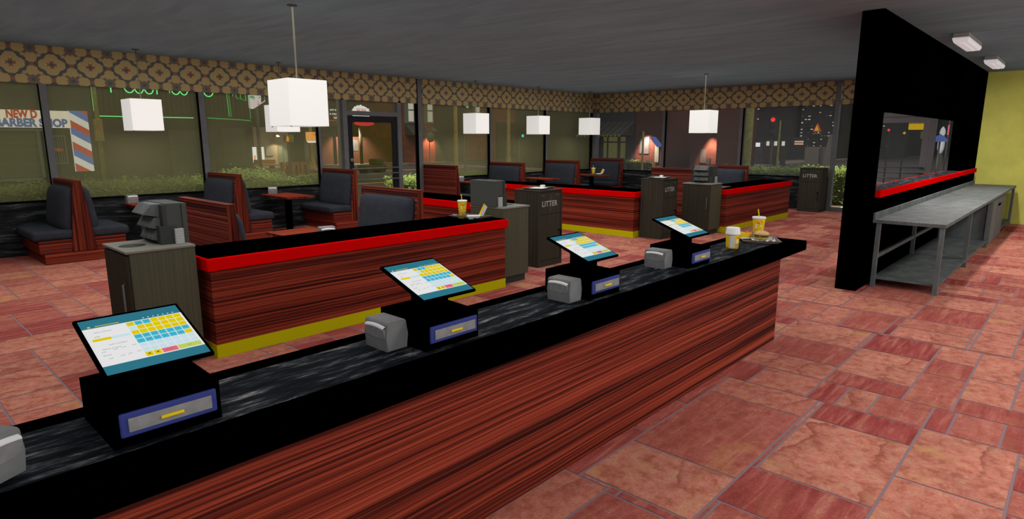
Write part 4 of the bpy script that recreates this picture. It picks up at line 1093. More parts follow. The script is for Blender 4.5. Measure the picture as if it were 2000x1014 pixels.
M['e_orange'] = E_('lit_orange', (245, 170, 90), 1.1); M['e_amber'] = E_('lit_amber', (255, 140, 30), 1.1); M['e_yellow'] = E_('lit_yellow', (225, 180, 10), .9)
M['e_tl_red'] = E_('signal_red', (255, 60, 60), 1.3); M['e_tl_green'] = E_('signal_green', (60, 230, 190), 1.2); M['e_window'] = E_('lit_window', (240, 238, 225), .9)
M['e_dimwin'] = E_('dim_window', (96, 94, 44), .75); M['e_peach'] = E_('lit_peach', (235, 190, 150), .9); M['e_pink'] = E_('lit_pink_strip', (245, 120, 130), 1.0); M['e_star_blue'] = E_('lit_blue', (120, 200, 255), 1.1)
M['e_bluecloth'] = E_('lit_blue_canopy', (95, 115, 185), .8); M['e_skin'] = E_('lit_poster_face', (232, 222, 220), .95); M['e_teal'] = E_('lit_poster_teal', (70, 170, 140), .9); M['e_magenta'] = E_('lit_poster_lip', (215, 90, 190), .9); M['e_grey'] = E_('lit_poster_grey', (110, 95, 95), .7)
M['stripe_red'] = E_('lit_stripe_red', (186, 82, 62), .9); M['stripe_blue'] = E_('lit_stripe_blue', (92, 120, 178), .9); M['stripe_white'] = E_('lit_stripe_white', (222, 222, 216), .95)

mb = MB(); mb.poly([(-40, 11.4, -.13), (160, 11.4, -.13), (160, 160, -.13), (-40, 160, -.13)]); mb.poly([(16.1, -12, -.13), (160, -12, -.13), (160, 11.4, -.13), (16.1, 11.4, -.13)]); struct(mb.build('road', M['asphalt']))
mb = MB(); mb.box(-6, 18.6, 11.45, 15.0, -.129, -.03); mb.box(16.2, 20.5, 1.2, 12.0, -.129, -.035); struct(mb.build('sidewalk', M['pavement']))
mb = MB(); mb.box(16.1, 17.6, 2.4, 4.55, -.03, -.01); struct(mb.build('path', M['walk_white']))
mb = MB()
for x0, x1, y0, y1 in ((14, 45, 30.0, 30.35), (12, 45, 22.0, 22.25)): mb.box(x0, x1, y0, y1, -.129, -.118, 0)
for x0, x1, y0, y1 in ((14, 30, 36, 36.5), (40, 66, 16.5, 19), (37, 41, 9, 13.5), (28, 29.5, 6, 40)): mb.box(x0, x1, y0, y1, -.129, -.06, 1)
struct(mb.build('road_markings', [M['kerb_yellow'], M['pavement']]))

# ---- hedges
def hedge(label, x0, x1, y0, y1, h, n, seed, bump=()):
    t = thing('hedge', label, 'hedge', ((x0+x1)/2, (y0+y1)/2, -.03), 0, 'clipped hedges outside the windows')
    cx, cy = (x0+x1)/2, (y0+y1)/2; rr = random.Random(seed)
    mb = MB(); mb.box(x0-cx+.12, x1-cx-.12, y0-cy+.1, y1-cy-.1, 0, h-.1, bev=.10, seg=3); mb.build('branches', M['leaf_core'], t)
    mb = MB()
    for k in range(n):
        f = rr.random(); x, y = rr.uniform(x0, x1)-cx, rr.uniform(y0, y1)-cy; z = rr.uniform(.05, h)
        hh = h
        for bx, bw, bh in bump: hh += bh*math.exp(-((x+cx-bx)/bw)**2)
        if f < .42: z = hh+rr.gauss(-.03, .05)
        elif f < .72: y = (y0 if y0 < 40 else y0)-cy+abs(rr.gauss(0, .05)); z = rr.uniform(.05, hh)
        elif f < .86: x = (x0 if rr.random() < .5 else x1)-cx+rr.gauss(0, .05)
        else: y = y1-cy-abs(rr.gauss(0, .05)); z = rr.uniform(.05, hh)
        d = Vector((rr.gauss(0, 1), rr.gauss(0, 1), rr.gauss(.5, 1))).normalized(); e = d.orthogonal().normalized(); s = rr.uniform(.014, .032)
        p = Vector((x, y, z)); a, b = d*s*1.5, e*s*.6
        mb.poly([p-a, p+b, p+a, p-b])
    o = mb.build('leaves', M['leaf'], t, recalc=False)
    return t
hedge('long clipped hedge outside the left windows', -3.5, 6.78, 11.75, 12.55, .98, 17000, 1, ((5.4, .5, .12), (6.5, .3, -.14)))
hedge('short bright hedge beside the glass door', 8.95, 13.0, 11.75, 12.5, .80, 7000, 2)
hedge('bright hedge behind the lone litter bin outside the far window', 16.3, 16.95, 4.72, 7.6, .93, 9000, 3)
hedge('bright hedge in the narrow pane beside the black partition', 17.7, 18.3, 4.55, 6.2, .92, 5000, 4)
hedge('low dark hedge under the lit brick wall of the far street', 28.6, 29.2, 16.8, 18.4, .62, 700, 5)

# ---- barber shop
YB1 = 22.0
b = thing('barber_shop', 'olive barber shop front with a lit sign and striped panel across the street', 'shop', (3.0, YB1, -.13))
bx0 = 3.0
mb = MB(); mb.box(-9, 2.42, .06, 5, 0, 9.0); mb.build('wall', M['olive_wall'], b)
mb = MB(); mb.box(-4.2, 1.78, -.25, .05, 2.13, 2.60, bev=.01); sg = mb.build('sign_board', M['e_cream'], b)
mb = MB(); mb.text('NEW D', .29, face_my(.33, -.252, 2.482), 0, align='LEFT', bold=.055, fit=.69); mb.build('sign_lettering', M['e_red'], sg)
mb = MB(); mb.text('BARBER SHOP', .30, face_my(1.70, -.252, 2.248), 0, align='RIGHT', bold=.055, fit=1.64); mb.build('sign_lettering', M['e_blue'], sg)
mb = MB(); mb.box(-3.2, .98, -.02, .055, .75, 2.02, bev=.01); mb.build('shutter', M['shutter'], b)
mb = MB(); mb.box(-3.4, 1.3, -.08, .05, 2.03, 2.10); mb.box(.98, 1.06, -.08, .05, .5, 2.03); mb.box(1.14, 1.18, -.06, .05, .3, 2.03); mb.box(-3.3, 1.06, -.08, .05, .66, .74); mb.build('shutter_frame', M['trim_green'], b)
mb = MB(); mb.box(1.24, 1.72, .0, .058, .0, 1.98); dr = mb.build('door', M['olive_wall'], b)
mb = MB(); mb.box(1.36, 1.66, -.03, -.001, 1.88, 1.92); mb.box(1.62, 1.66, -.03, -.001, 1.15, 1.88); mb.box(1.30, 1.66, -.03, -.001, 1.10, 1.14)
for k in range(4): mb.box(1.38+k*.06, 1.40+k*.06, -.02, -.001, 1.15, 1.88)
mb.build('bars', M['trim_green'], dr)
mb = MB(); mb.text('OPEN', .115, face_my(1.40, -.035, 1.50), 0, bold=.03); mb.build('open_sign', M['e_red'], dr)
# striped barber panel
mb = MB(); w0, w1, z0, z1 = 1.79, 2.25, .88, 2.62
mb.box(w0, w1, -.14, -.05, z0, z1, 2)
def stripe(za, mi):
    pts = [(w0, za), (w1, za-.30), (w1, za-.30+.215), (w0, za+.215)]
    out = [(x, min(max(z, z0), z1)) for x, z in pts]
    # clip properly by walking the outline
    def cl(ps, lim, up):
        r = []
        for i in range(len(ps)):
            p, q = ps[i], ps[(i+1) % len(ps)]; pi, qi = (p[1] <= lim) == up, (q[1] <= lim) == up
            if pi: r.append(p)
            if pi != qi:
                t_ = (lim-p[1])/(q[1]-p[1]); r.append((p[0]+(q[0]-p[0])*t_, lim))
        return r
    c = cl(pts, z1, True); c = cl(c, z0, False) if len(c) > 2 else []
    if len(c) > 2: mb.poly([(x, -.1405, z) for x, z in c], mi)
for k in range(-1, 4):
    zt = 2.62-.035-k*.62
    stripe(zt, 1); stripe(zt-.43, 0)
mb.build('striped_panel', [M['stripe_red'], M['stripe_blue'], M['stripe_white']], b, recalc=False)

# ---- neon bar next door
nb = thing('neon_bar', 'dark corrugated bar front carrying the green neon sign', 'building', (8.0, YB1+.1, -.13))
mb = MB(); mb.box(-2.55, 2.25, .1, 6, 0, 9.0); mb.build('wall', M['night_wall'], nb)
mb = MB()
for k in range(32): mb.box(-2.5+k*.148, -2.43+k*.148, .06, .099, 2.6, 4.2)
mb.build('cladding', M['night_wall'], nb)
mb = MB(); mb.box(-.5, .9, .03, .099, 0, 2.1); mb.box(1.2, 2.0, .03, .099, .9, 2.2); mb.build('door_panel', M['olive_wall'], nb)
ns = thing('neon_sign', 'green neon lettering and outline glowing on the dark bar front', 'neon sign', (0, YB1-.05, 0))
def tube(pts, m='e_neon', r=.016):
    mb = MB(); mb.tube([(x, 0, z) for x, z in pts], r, 6); return mb.build('neon_tube', M[m], ns)
arc = lambda cx, cz, rx, rz, a0, a1, n=12: [(cx+rx*math.cos(R(a0+(a1-a0)*k/n)), cz+rz*math.sin(R(a0+(a1-a0)*k/n))) for k in range(n+1)]
tube([(5.46, 3.7), (5.455, 2.50)]); tube([(5.56, 2.36), (7.87, 2.37)], r=.012); tube([(7.87, 2.37), (8.25, 2.37)], r=.012)
tube([(5.95, 3.6), (5.955, 3.06)])
tube(arc(6.45, 3.27, .14, .19, 60, 330)); tube(arc(6.72, 3.27, .13, .20, 0, 360)); tube(arc(7.0, 3.27, .13, .20, 170, 380)+[(7.13, 3.6)]); tube([(7.22, 3.5), (7.225, 3.07)]+[]); tube([(7.225, 3.30), (7.36, 3.42)])
tube(arc(7.78, 3.27, .13, .18, 0, 360)); tube(arc(8.03, 3.27, .12, .18, 0, 360)); tube([(7.56, 3.4), (7.60, 3.12)], r=.01)
tube(arc(8.80, 3.28, .16, .20, 200, 350)+[(8.96, 3.35)])
tube([(8.70, 2.38), (9.8, 2.345), (10.16, 2.32)], 'e_neon_dim'); tube([(9.38, 3.7), (9.43, 2.44)], 'e_neon_dim'); tube([(9.45, 3.7), (9.50, 2.44)], 'e_neon_dim', .01); tube([(10.16, 3.6), (10.17, 2.39)], 'e_neon_dim', .01)
tube([(9.60, 3.6), (9.61, 3.12)], 'e_neon_dim'); tube([(9.70, 3.6), (9.72, 3.08), (9.81, 3.06)], 'e_neon_dim'); tube([(9.85, 3.6), (9.87, 3.05), (9.96, 3.03)], 'e_neon_dim'); tube([(10.03, 3.5), (10.05, 3.0), (9.98, 3.0)], 'e_neon_dim')
t = thing('utility_pole', 'thin mossy utility pole with a wrapped notice beside the striped barber panel', 'pole', (4.77, 19.0, -.13))
mb = MB(); mb.tube([(0, 0, 0), (0, 0, 6)], .055, 8); mb.build('shaft', M['pole_yellow'], t)
mb = MB(); mb.box(-.09, .09, -.08, .08, 1.75, 2.32, bev=.02); mb.build('notice_wrap', M['pole_tan'], t)

# ---- street beyond, left half
def dark_block(label, x0, x1, y0, y1, h, mat='night_dark'):  # added tall backdrop blocks that hide the bright world sky
    t = thing('city_building', label, 'building', ((x0+x1)/2, (y0+y1)/2, -.13))
    w, d = (x1-x0)/2, (y1-y0)/2
    mb = MB(); mb.box(-w, w, -d, d, 0, h); mb.build('wall', M[mat], t)
    mb = MB(); mb.box(-w-.1, w+.1, -d-.1, d+.1, h, h+.3); mb.build('parapet', M[mat], t)
    return t
dark_block('added dark backdrop behind the white garage with the cone of light', 12.5, 23.8, 43, 52, 16, 'night_wall')
dark_block('added dark backdrop standing behind the barber shop', -25, 10, 30, 44, 18, 'night_wall')
dark_block('added dark backdrop seen through the glass door past the brick wall', 24.0, 30.2, 46, 56, 18, 'night_wall')
t = thing('poster_billboard', 'white billboard with a painted face, above the left pendant lamps', 'billboard', (13.33, 28.0, 0))
mb = MB(); mb.prism([(-.36, 3.05), (-.20, 3.02), (.38, 3.38), (.36, 3.62), (.20, 3.9), (-.40, 3.95)], 'y', 0, .08); mb.build('panel', M['e_skin'], t)
mb = MB()
mb.poly([(-.33, -.004, 3.50), (-.10, -.004, 3.48), (-.12, -.004, 3.58), (-.30, -.004, 3.60)], 0); mb.poly([(.06, -.004, 3.48), (.16, -.004, 3.52), (.14, -.004, 3.60)], 0)
mb.poly([(.0, -.004, 3.20), (.10, -.004, 3.22), (.10, -.004, 3.28), (.02, -.004, 3.26)], 1); mb.poly([(-.02, -.004, 3.32), (.08, -.004, 3.34), (.06, -.004, 3.36)], 2); mb.poly([(-.34, -.004, 3.45), (-.1, -.004, 3.44), (-.1, -.004, 3.46)], 2); mb.poly([(.18, -.004, 3.30), (.36, -.004, 3.42), (.35, -.004, 3.66), (.20, -.004, 3.68)], 3)
mb.build('painted_face', [M['e_teal'], M['e_magenta'], M['e_grey'], M['ext_white']], t, recalc=False)
mb = MB(); mb.tube([(0, .12, -.13), (0, .12, 3.2)], .08, 8); mb.build('post', M['pole_grey'], t)
g = thing('white_garage', 'cream garage wall lit by a cone lamp beyond the long hedge', 'building', (20.0, 40.0, -.13))
mb = MB(); mb.box(-1.3, 1.1, .2, 2.6, 0, 2.6); mb.build('wall', M['ext_cream'], g)
mb = MB(); mb.box(.3, .62, .12, .199, .15, 1.35); mb.box(.66, .98, .12, .199, .15, 1.35); mb.build('door', M['trim_green'], g)
mb = MB(); mb.box(-.55, -.05, .14, .199, .75, 1.30); mb.build('notice', M['pole_grey'], g)
mb = MB(); mb.lathe([(.03, 2.2), (.22, 1.98), (.2, 1.97), (0, 2.05)], .1, -.2, n=16); mb.build('lamp_hood', M['pole_grey'], g)
for x, lab, pr in ((17.68, 'white banner with an orange print, left of a pair', True), (18.16, 'plain white banner, right of a pair', False)):
    t = thing('street_banner', lab, 'banner', (x, 38.0, -.13))
    mb = MB(); mb.box(-.13, .13, -.01, .01, .40, 1.35); mb.build('cloth', M['e_white'], t)
    if pr:
        mb = MB(); mb.poly([(-.05, -.012, .55), (.04, -.012, .57), (.05, -.012, .80), (.01, -.012, .88), (-.05, -.012, .76)]); mb.build('print', M['e_amber'], t)
    mb = MB(); mb.tube([(-.14, 0, 0), (-.14, 0, 1.4)], .015, 6); mb.build('pole', M['pole_grey'], t)
t = thing('market_stall', 'orange trestle stall under the white banners', 'stall', (17.75, 37.0, -.13))
mb = MB(); mb.box(-.5, .6, -.3, .3, .35, .6, bev=.02); mb.build('crate', M['barrel'], t); mb = MB(); mb.box(-.9, .7, -.4, .4, .22, .30); mb.build('board', M['barrel'], t)
for sx in (-.7, .5):
    mb = MB(); mb.box(sx-.04, sx+.04, -.3, .3, 0, .22); mb.build('leg', M['barrel'], t)
for k, lab in enumerate(('orange timber bollard barrier, nearest the banners', 'orange timber bollard barrier, middle one of three', 'orange timber bollard barrier, nearest the drum sign lamp post')):
    t = thing('street_barrier', lab, 'barrier', (15.5+k*.50, 30.0, -.13))
    for s in (-1, 1):
        mb = MB(); mb.prism([(s*.15-.05, 0), (s*.15+.06, 0), (s*.15+.02, .22), (s*.15+.06, .42), (s*.15+.01, .68), (s*.15-.05, .68)], 'y', -.12, .12); mb.build('end_frame', M['barrel'], t)
    mb = MB(); mb.box(-.15, .15, -.10, .10, .52, .64); mb.build('top_board', M['barrel'], t)
t = thing('drum_sign_lamp_post', 'ornate street lamp post with a lit orange drum sign', 'street lamp', (19.25, 34.0, -.13))
mb = MB(); mb.lathe([(.34, 0), (.34, .12), (.26, .15), (.18, .6), (.13, .8), (.10, 2.4), (.09, 4.2), (0, 4.2)], n=14); mb.build('column', M['pole_tan'], t)
mb = MB(); mb.lathe([(0, 1.72), (.36, 1.72), (.41, 1.80), (.41, 2.23), (0, 2.23)], .0, -.3, n=20); dm = mb.build('drum', M['e_orange'], t)
mb = MB(); mb.text('TEQUILA', .13, face_my(0, -.72, 2.08), 0, bold=.01); mb.build('lettering', M['e_red'], dm)
mb = MB(); mb.lathe([(.30, 1.62), (.40, 1.719), (0, 1.719)], 0, -.3, n=20); mb.build('lamp_glass', M['e_white'], t)
def street_pole(label, x, y, h, mat, r=.07, arm=0, base=True):
    t = thing('street_pole', label, 'pole', (x, y, -.13))
    mb = MB(); mb.lathe([(r*2.4, 0), (r*2.4, .25), (r*1.7, .3), (r*1.3, .75), (r, .9), (r*.9, h), (0, h)] if base else [(r, 0), (r*.9, h), (0, h)], n=12); mb.build('shaft', M[mat], t)
    if arm:
        mb = MB(); mb.tube([(0, 0, h-.6), (arm, 0, h-.1)], r*.6, 8); mb.build('arm', M[mat], t)
    return t
street_pole('grey slanted looking pole standing behind the long hedge', 10.9, 17.5, 6, 'pole_grey', .05, base=False)
street_pole('tan street lamp post right of the glass door', 18.08, 20.0, 6.5, 'pole_tan', .085)
street_pole('tan traffic pole with a long arm, in the second pane right of the door', 25.63, 24.0, 4.2, 'pole_tan', .10, arm=-2.2)
street_pole('thin pole with a round sign against the lit brick pier', 32.3, 38.85, 1.95, 'pole_grey', .035, base=False)
t = thing('round_road_sign', 'dark round road sign on the thin pole before the brick pier', 'road sign', (32.3, 38.7, 1.86)); mb = MB(); mb.lathe([(0, 0), (.40, 0), (.40, .04), (0, .04)], n=20)
mb.build('disc', M['pole_grey'], t, rot=(R(90), 0, 0)); mb = MB(); mb.lathe([(.36, .041), (.39, .041), (.39, .045), (.36, .045)], n=20); mb.build('rim', M['trim_green'], t, rot=(R(90), 0, 0))
def signal(label, x, y, z, lit, mats_pole='pole_grey', pole=True):
    t = thing('traffic_light', label, 'traffic light', (x, y, z))
    mb = MB(); mb.box(-.13, .13, -.1, .1, -.42, .42, bev=.02); mb.build('housing', M['night_wall'], t)
    for k, zz in enumerate((.27, 0, -.27)):
        mb = MB(); mb.lathe([(0, 0), (.085, 0), (.085, .03), (0, .05)], n=14)
        mb.build('lens', M[lit] if k == (0 if lit == 'e_tl_red' else 2) else M['night_dark'], t, loc=(-.06 if not pole else 0, -.1, zz), rot=(R(90), 0, R(-25)))
    mb = MB(); mb.box(-.03, .03, .1, .16, -z-.13, .42); mb.build('post', M['pole_grey'], t)
    return t
signal('traffic light showing green, hanging by the tan traffic pole', 26.9, 24.2, 2.15, 'e_tl_green')
signal('small traffic light showing green above the first far pendant', 24.3, 26.0, 3.75, 'e_tl_green')
t = thing('walk_signal', 'yellow framed walk signal with an orange figure near the drum sign', 'signal', (14.2, 27.0, 1.72))
mb = MB(); mb.box(-.22, .22, -.06, .06, -.18, .18, bev=.02); mb.build('housing', M['pole_yellow'], t)
mb = MB(); mb.box(-.03, .03, .06, .12, -1.85, .18); mb.build('post', M['pole_grey'], t)
mb = MB(); mb.poly([(-.14, -.065, -.12), (-.04, -.065, -.14), (-.02, -.065, 0), (-.08, -.065, .14), (-.14, -.065, .02)]); mb.build('figure', M['e_amber'], t, recalc=False)
t = thing('text_billboard', 'dark billboard with white lines of text beside the biggest pendant', 'billboard', (24.7, 40.0, 3.0))
mb = MB(); mb.box(-1.6, .95, 0, .1, -.4, 1.5); mb.build('panel', M['night_wall'], t)
for z, s in ((.75, 'ort to cou'), (.47, 'e medicine'), (.19, 'hibition')):
    mb = MB(); mb.text(s, .25, face_my(.62, -.01, z), 0, align='RIGHT', bold=.01); mb.build('lettering', M['e_white'], t)
mb = MB(); mb.box(-1.0, .9, -.02, -.001, -.04, .02); mb.build('red_rule', M['e_red'], t)
mb = MB(); mb.text('nouvelle', .25, face_my(.62, -.01, -.18), 0, align='RIGHT'); mb.build('lettering', M['e_grey'], t)
mb = MB(); mb.tube([(0, .3, -3.1), (0, .3, -.4)], .12, 8); mb.build('post', M['night_wall'], t)
t = thing('ballot_billboard', 'white splash billboard reading VOTE YES-ON PROP over the glass door', 'billboard', (26.85, 40.0, 0))
mb = MB(); rr = random.Random(2); pts = []
for k in range(36):
    a = 2*PI*k/36; q = 1+(.16*rr.random() if k % 2 else -.03); pts.append((.74*q*math.cos(a), 3.62+.50*q*math.sin(a)))
mb.prism(pts, 'y', 0, .08); mb.build('panel', M['e_white'], t)
mb = MB(); mb.text('VOTE YES-ON', .14, face_my(0, -.01, 3.86), 0, bold=.02, xs=.95); mb.build('lettering', M['ink_grey'], t)
mb = MB(); mb.text('PROP', .33, face_my(.02, -.01, 3.66), 0, bold=.03); mb.build('lettering', M['e_ballot'], t)
mb = MB(); mb.lathe([(0, -.02), (1.0, -.02), (1.05, .05), (0, .05)], n=28)
o = mb.build('red_band', M['e_ballot'], t, loc=(.2, .02, 2.84), rot=(R(90), 0, 0)); o.scale = (.85, .17, 1)
mb = MB(); mb.tube([(0, .2, -.13), (0, .2, 2.9)], .12, 8); mb.build('post', M['night_wall'], t)
t = thing('low_brick_wall', 'lit brick wall with a white mural seen around the door', 'wall', (27.6, 41.5, -.13))
mb = MB(); mb.box(-3.4, 4.6, 0, .4, 0, 2.0); mb.build('brickwork', M['ext_brick2'], t)
mb = MB(); mb.prism([(-1.75, .95), (-.15, .95), (-.15, 1.72), (-.6, 1.80), (-1.3, 1.92), (-1.75, 1.6)], 'y', -.03, -.001); mb.build('mural', M['ext_white'], t)
mb = MB(); mb.poly([(-1.6, -.032, 1.35), (-1.1, -.032, 1.3), (-1.0, -.032, 1.5), (-1.5, -.032, 1.55)]); mb.build('mural_paint', M['ext_brick'], t, recalc=False)
t = thing('delivery_truck', 'dark parked truck silhouette behind the glass of the door', 'truck', (19.6, 28.5, -.13))
mb = MB(); mb.box(-.6, .75, -.4, .4, .18, .45, bev=.05); mb.build('bed', M['night_dark'], t); mb = MB(); mb.box(.1, .6, -.38, .38, .45, .78, bev=.08); mb.build('cab', M['night_dark'], t)
for sx in (-.35, .5):
    mb = MB(); mb.tube([(sx, -.42, .15), (sx, .42, .15)], .15, 14); mb.build('axle', M['night_dark'], t)
# brick apartment block right of the door
bk = thing('brick_apartments', 'red brick apartment block with white sash windows right of the door', 'building', (42.67, 40.0, -.13))
bk.scale = (4/3, 4/3, 4/3)
mb = MB(); mb.box(-9.0, 9.0, 0, 8, 0, 11); mb.build('wall', M['ext_brick'], bk)
mb = MB(); mb.box(-6.6, -4.1, -.15, -.001, 0, 11); mb.box(-1.2, 4.0, -.15, -.001, 0, 2.5); mb.box(5.2, 9.0, -.15, -.001, 0, 3.0); mb.build('shopfront', M['night_wall'], bk)
for x in (-8.55, -7.1, -3.1, 1.2, 3.3):
    mb = MB(); mb.box(x-.38, x+.38, -.06, .0, 2.30, 3.95); wn = mb.build('window', M['trim_green'], bk)
    mb = MB(); mb.box(x-.10, x+.28, -.075, -.061, 2.40, 3.02); mb.box(x-.10, x+.28, -.075, -.061, 3.10, 3.85); mb.build('pane', M['e_pane'], wn)
mb = MB(); mb.prism([(-.9, 1.60), (0, 2.25), (0, 1.60)], 'x', -8.9, -7.62); aw = mb.build('awning', M['night_wall'], bk)
mb = MB(); mb.tube([(-8.3, -.80, 1.72), (-8.1, -.62, 1.92), (-8.15, -.70, 1.78), (-7.95, -.55, 1.98)], .03, 6); mb.build('emblem', M['ext_white'], aw)
mb = MB(); mb.lathe([(.03, 2.05), (.28, 1.85), (.26, 1.83), (0, 1.90)], -7.05, -.4, n=16); mb.build('lamp_hood', M['pole_grey'], bk)

# ---- far street, right half
def wall_lamp(label, x, y, z, energy=40, col=(1, .55, .35), rot=(0, R(25), 0), spot=70):
    l = bpy.data.lights.new('wall_lamp', 'SPOT'); l.energy = energy; l.color = col; l.spot_size = R(spot); l.spot_blend = .4; l.shadow_soft_size = .05
    o = bpy.data.objects.new('wall_lamp_light', l); COL.objects.link(o); o.location = (x, y, z); o.rotation_euler = rot
    return o
aw = thing('awning_shop', 'dark shop with a striped awning and dim yellow windows in the far street', 'shop', (30.0, 19.5, -.13))
mb = MB(); mb.box(0, 8, -.85, 8, 0, 12); mb.build('wall', M['night_dark'], aw)
mb = MB(); mb.prism([(-1.3, 2.05), (-.001, 2.75), (-.001, 2.00)], 'y', -.84, 2.2); cn = mb.build('awning', M['night_wall'], aw)
bmv = MB()
for k in range(8):
    y = -.8+k*.4; bmv.poly([(-1.31, y, 2.06), (-1.31, y+.03, 2.06), (-.02, y+.03, 2.765), (-.02, y, 2.765)])
bmv.build('awning_seams', M['pole_grey'], cn, recalc=False)
mb = MB()
for k in range(12): mb.poly([(-1.31, -.84+k*.25, 2.06), (-1.31, -.84+(k+1)*.25, 2.06), (-1.31, -.84+(k+.5)*.25, 1.92)])
mb.build('scallop_edge', M['pole_yellow'], cn, recalc=False)
for y0, y1 in ((.94, 1.14), (.23, .80), (-.30, .0)):
    for z0, z1 in ((.78, 1.62), (1.70, 1.95)):
        mb = MB(); mb.box(-.03, -.001, y0, y1, z0, z1); mb.build('window', M['e_dimwin'], aw)
bw = thing('lit_brick_corner', 'lamp lit brick corner with a peeling white patch in the far street', 'building', (30.0, 18.5, -.13))
mb = MB(); mb.box(0, 6, -1.6, .1, 0, 4.2); mb.build('wall', M['ext_brick2'], bw)
mb = MB(); mb.box(-.03, -.001, -.80, -.22, 1.05, 1.95); mb.build('peeling_patch', M['ext_white'], bw)
mb = MB(); mb.box(-.05, -.001, -1.42, -1.18, .6, 1.5); mb.build('door', M['trim_green'], bw)
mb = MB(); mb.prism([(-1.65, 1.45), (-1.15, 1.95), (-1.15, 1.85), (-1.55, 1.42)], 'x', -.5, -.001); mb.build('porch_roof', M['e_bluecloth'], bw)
bw2 = thing('lit_brick_end', 'second lamp lit brick wall end, further right in the far street', 'building', (31.0, 14.8, -.13))
mb = MB(); mb.box(0, 5, -.45, 1.0, 0, 4.0); mb.build('wall', M['ext_brick2'], bw2)
mb = MB(); mb.box(-.03, -.001, .10, .42, .6, 1.3); mb.build('peeling_patch', M['ext_white'], bw2)
mb = MB(); mb.box(-.12, -.001, -.18, .02, 0, .85); mb.build('dark_box', M['night_dark'], bw2)
street_pole('slim lamp post before the first lit brick corner', 27.2, 16.4, 2.2, 'pole_yellow', .05, base=False)
street_pole('thick mossy pole right outside the far window, next to a mullion', 21.0, 8.62, 7, 'pole_yellow', .13, base=False)
street_pole('thin mossy pole carrying the red traffic light', 26.0, 9.42, 2.55, 'pole_yellow', .04, base=False)
t = signal('traffic light showing red in the far window', 25.9, 9.63, 2.18, 'e_tl_red', pole=False); t.rotation_euler = (0, 0, R(-60))
t = thing('newspaper_box', 'dark round topped bin behind the hedge of the far window', 'bin', (24.5, 10.1, -.13)); mb = MB(); mb.lathe([(.3, 0), (.32, .9), (.25, 1.05), (0, 1.08)], n=14); mb.build('body', M['night_dark'], t); mb = MB(); mb.lathe([(.33, .5), (.335, .55)], n=14); mb.build('band', M['night_wall'], t)
rr = random.Random(21)
def tower(label, x, y0, y1, h, nlit, cols=8, mats=('e_window', 'e_window', 'e_peach', 'e_dimwin'), sz=.09):
    t = thing('tower_block', label, 'tower block', (x, (y0+y1)/2, -.13)); w = (y1-y0)/2
    mb = MB(); mb.box(0, 8, -w, w, 0, h); mb.build('wall', M['night_dark'], t)
    seen = set()
    for k in range(nlit):
        r_, c = rr.randrange(int(min(h, 5.6)/.30)), rr.randrange(cols)
        if (r_, c) in seen: continue
        seen.add((r_, c)); y = -w+(c+.5)*2*w/cols; z = .9+r_*.30; ww = rr.uniform(.35, 1.0)*2*w/cols*.36
        mb = MB(); mb.box(-.05, -.001, y-ww, y+ww, z, z+sz*rr.uniform(.5, 1)); mb.build('window', M[mats[rr.randrange(len(mats))]], t)
    return t
tower('broad tower with scattered lit windows right of the red traffic light', 62, 17.3, 20.6, 16, 70, 11)
tower('dark tower behind the red traffic light with few lit floors', 70, 23.2, 27.2, 18, 20, 8)
tower('distant tower seen between the last far post and the black partition', 66, 14.0, 17.0, 15, 30, 8)
tower('distant tower left of the lone far pendant', 72, 34.0, 39.5, 17, 26, 9)
tower('distant tower with tiny lights right of the lone far pendant', 74, 28.2, 33.4, 19, 30, 10)
tower('low distant block with two lit shop windows', 58, 21.0, 24.0, 9, 5, 5)
dark_block('added dark backdrop beyond the towers', 84, 92, -8, 78, 26)
t = thing('triangle_sign', 'glowing red and yellow triangle sign on the skyline', 'sign', (61.5, 18.95, 2.39))
mb = MB(); mb.prism([(-.34, 0), (.34, 0), (0, .75)], 'x', 0, .2); mb.build('panel', M['e_red'], t)
mb = MB(); mb.prism([(-.17, .08), (.19, .08), (.02, .58)], 'x', -.05, -.001); mb.build('lit_core', M['e_yellow'], t)
mb = MB(); mb.box(-.05, .1, -.36, .36, -.24, -.12); mb.build('caption_strip', M['e_dimwin'], t)
t = thing('lit_shopfront', 'peach lit two storey shopfront at the foot of the skyline', 'shop', (57.5, 19.1, -.13))
mb = MB(); mb.box(0, .4, -.6, .6, 0, 2.0); mb.build('wall', M['night_dark'], t)
for z in (1.36, 1.56):
    mb = MB(); mb.box(-.05, -.001, -.38, .36, z, z+.13); mb.build('window', M['e_peach'], t)
t = thing('lit_kiosk', 'white lit kiosk at the end of the far road', 'kiosk', (45, 17.75, -.13))
mb = MB(); mb.box(0, 2, -.36, .36, 0, 1.62); mb.build('wall', M['ext_white'], t); mb = MB(); mb.box(-.04, -.001, -.16, .14, 1.30, 1.58); mb.build('window', M['e_white'], t)
for k, (y, l) in enumerate(((17.04, 'pale lit doorway nearest the white kiosk'), (16.5, 'pale lit doorway in the middle of three'), (15.98, 'pale lit doorway nearest the peach shopfront'))):
    t = thing('lit_doorway', l, 'doorway', (45, y, -.13)); mb = MB(); mb.box(0, .2, -.16, .16, .0, 1.80); mb.build('frame', M['night_wall'], t); mb = MB(); mb.box(-.03, -.001, -.10, .10, 1.38, 1.68); mb.build('panel', M['e_window'], t)
t = thing('grey_memorial', 'grey lattice memorial beyond the pavement island', 'memorial', (40, 11.9, -.13))
mb = MB(); mb.box(0, 1.2, .2, 1.0, 0, 1.35); mb.build('block', M['pole_grey'], t); mb = MB(); mb.prism([(-.7, 0), (-.05, 0), (-.15, 1.2), (-.3, 2.1), (-.4, 1.2)], 'x', 0, .5); mb.build('spire', M['pole_grey'], t)

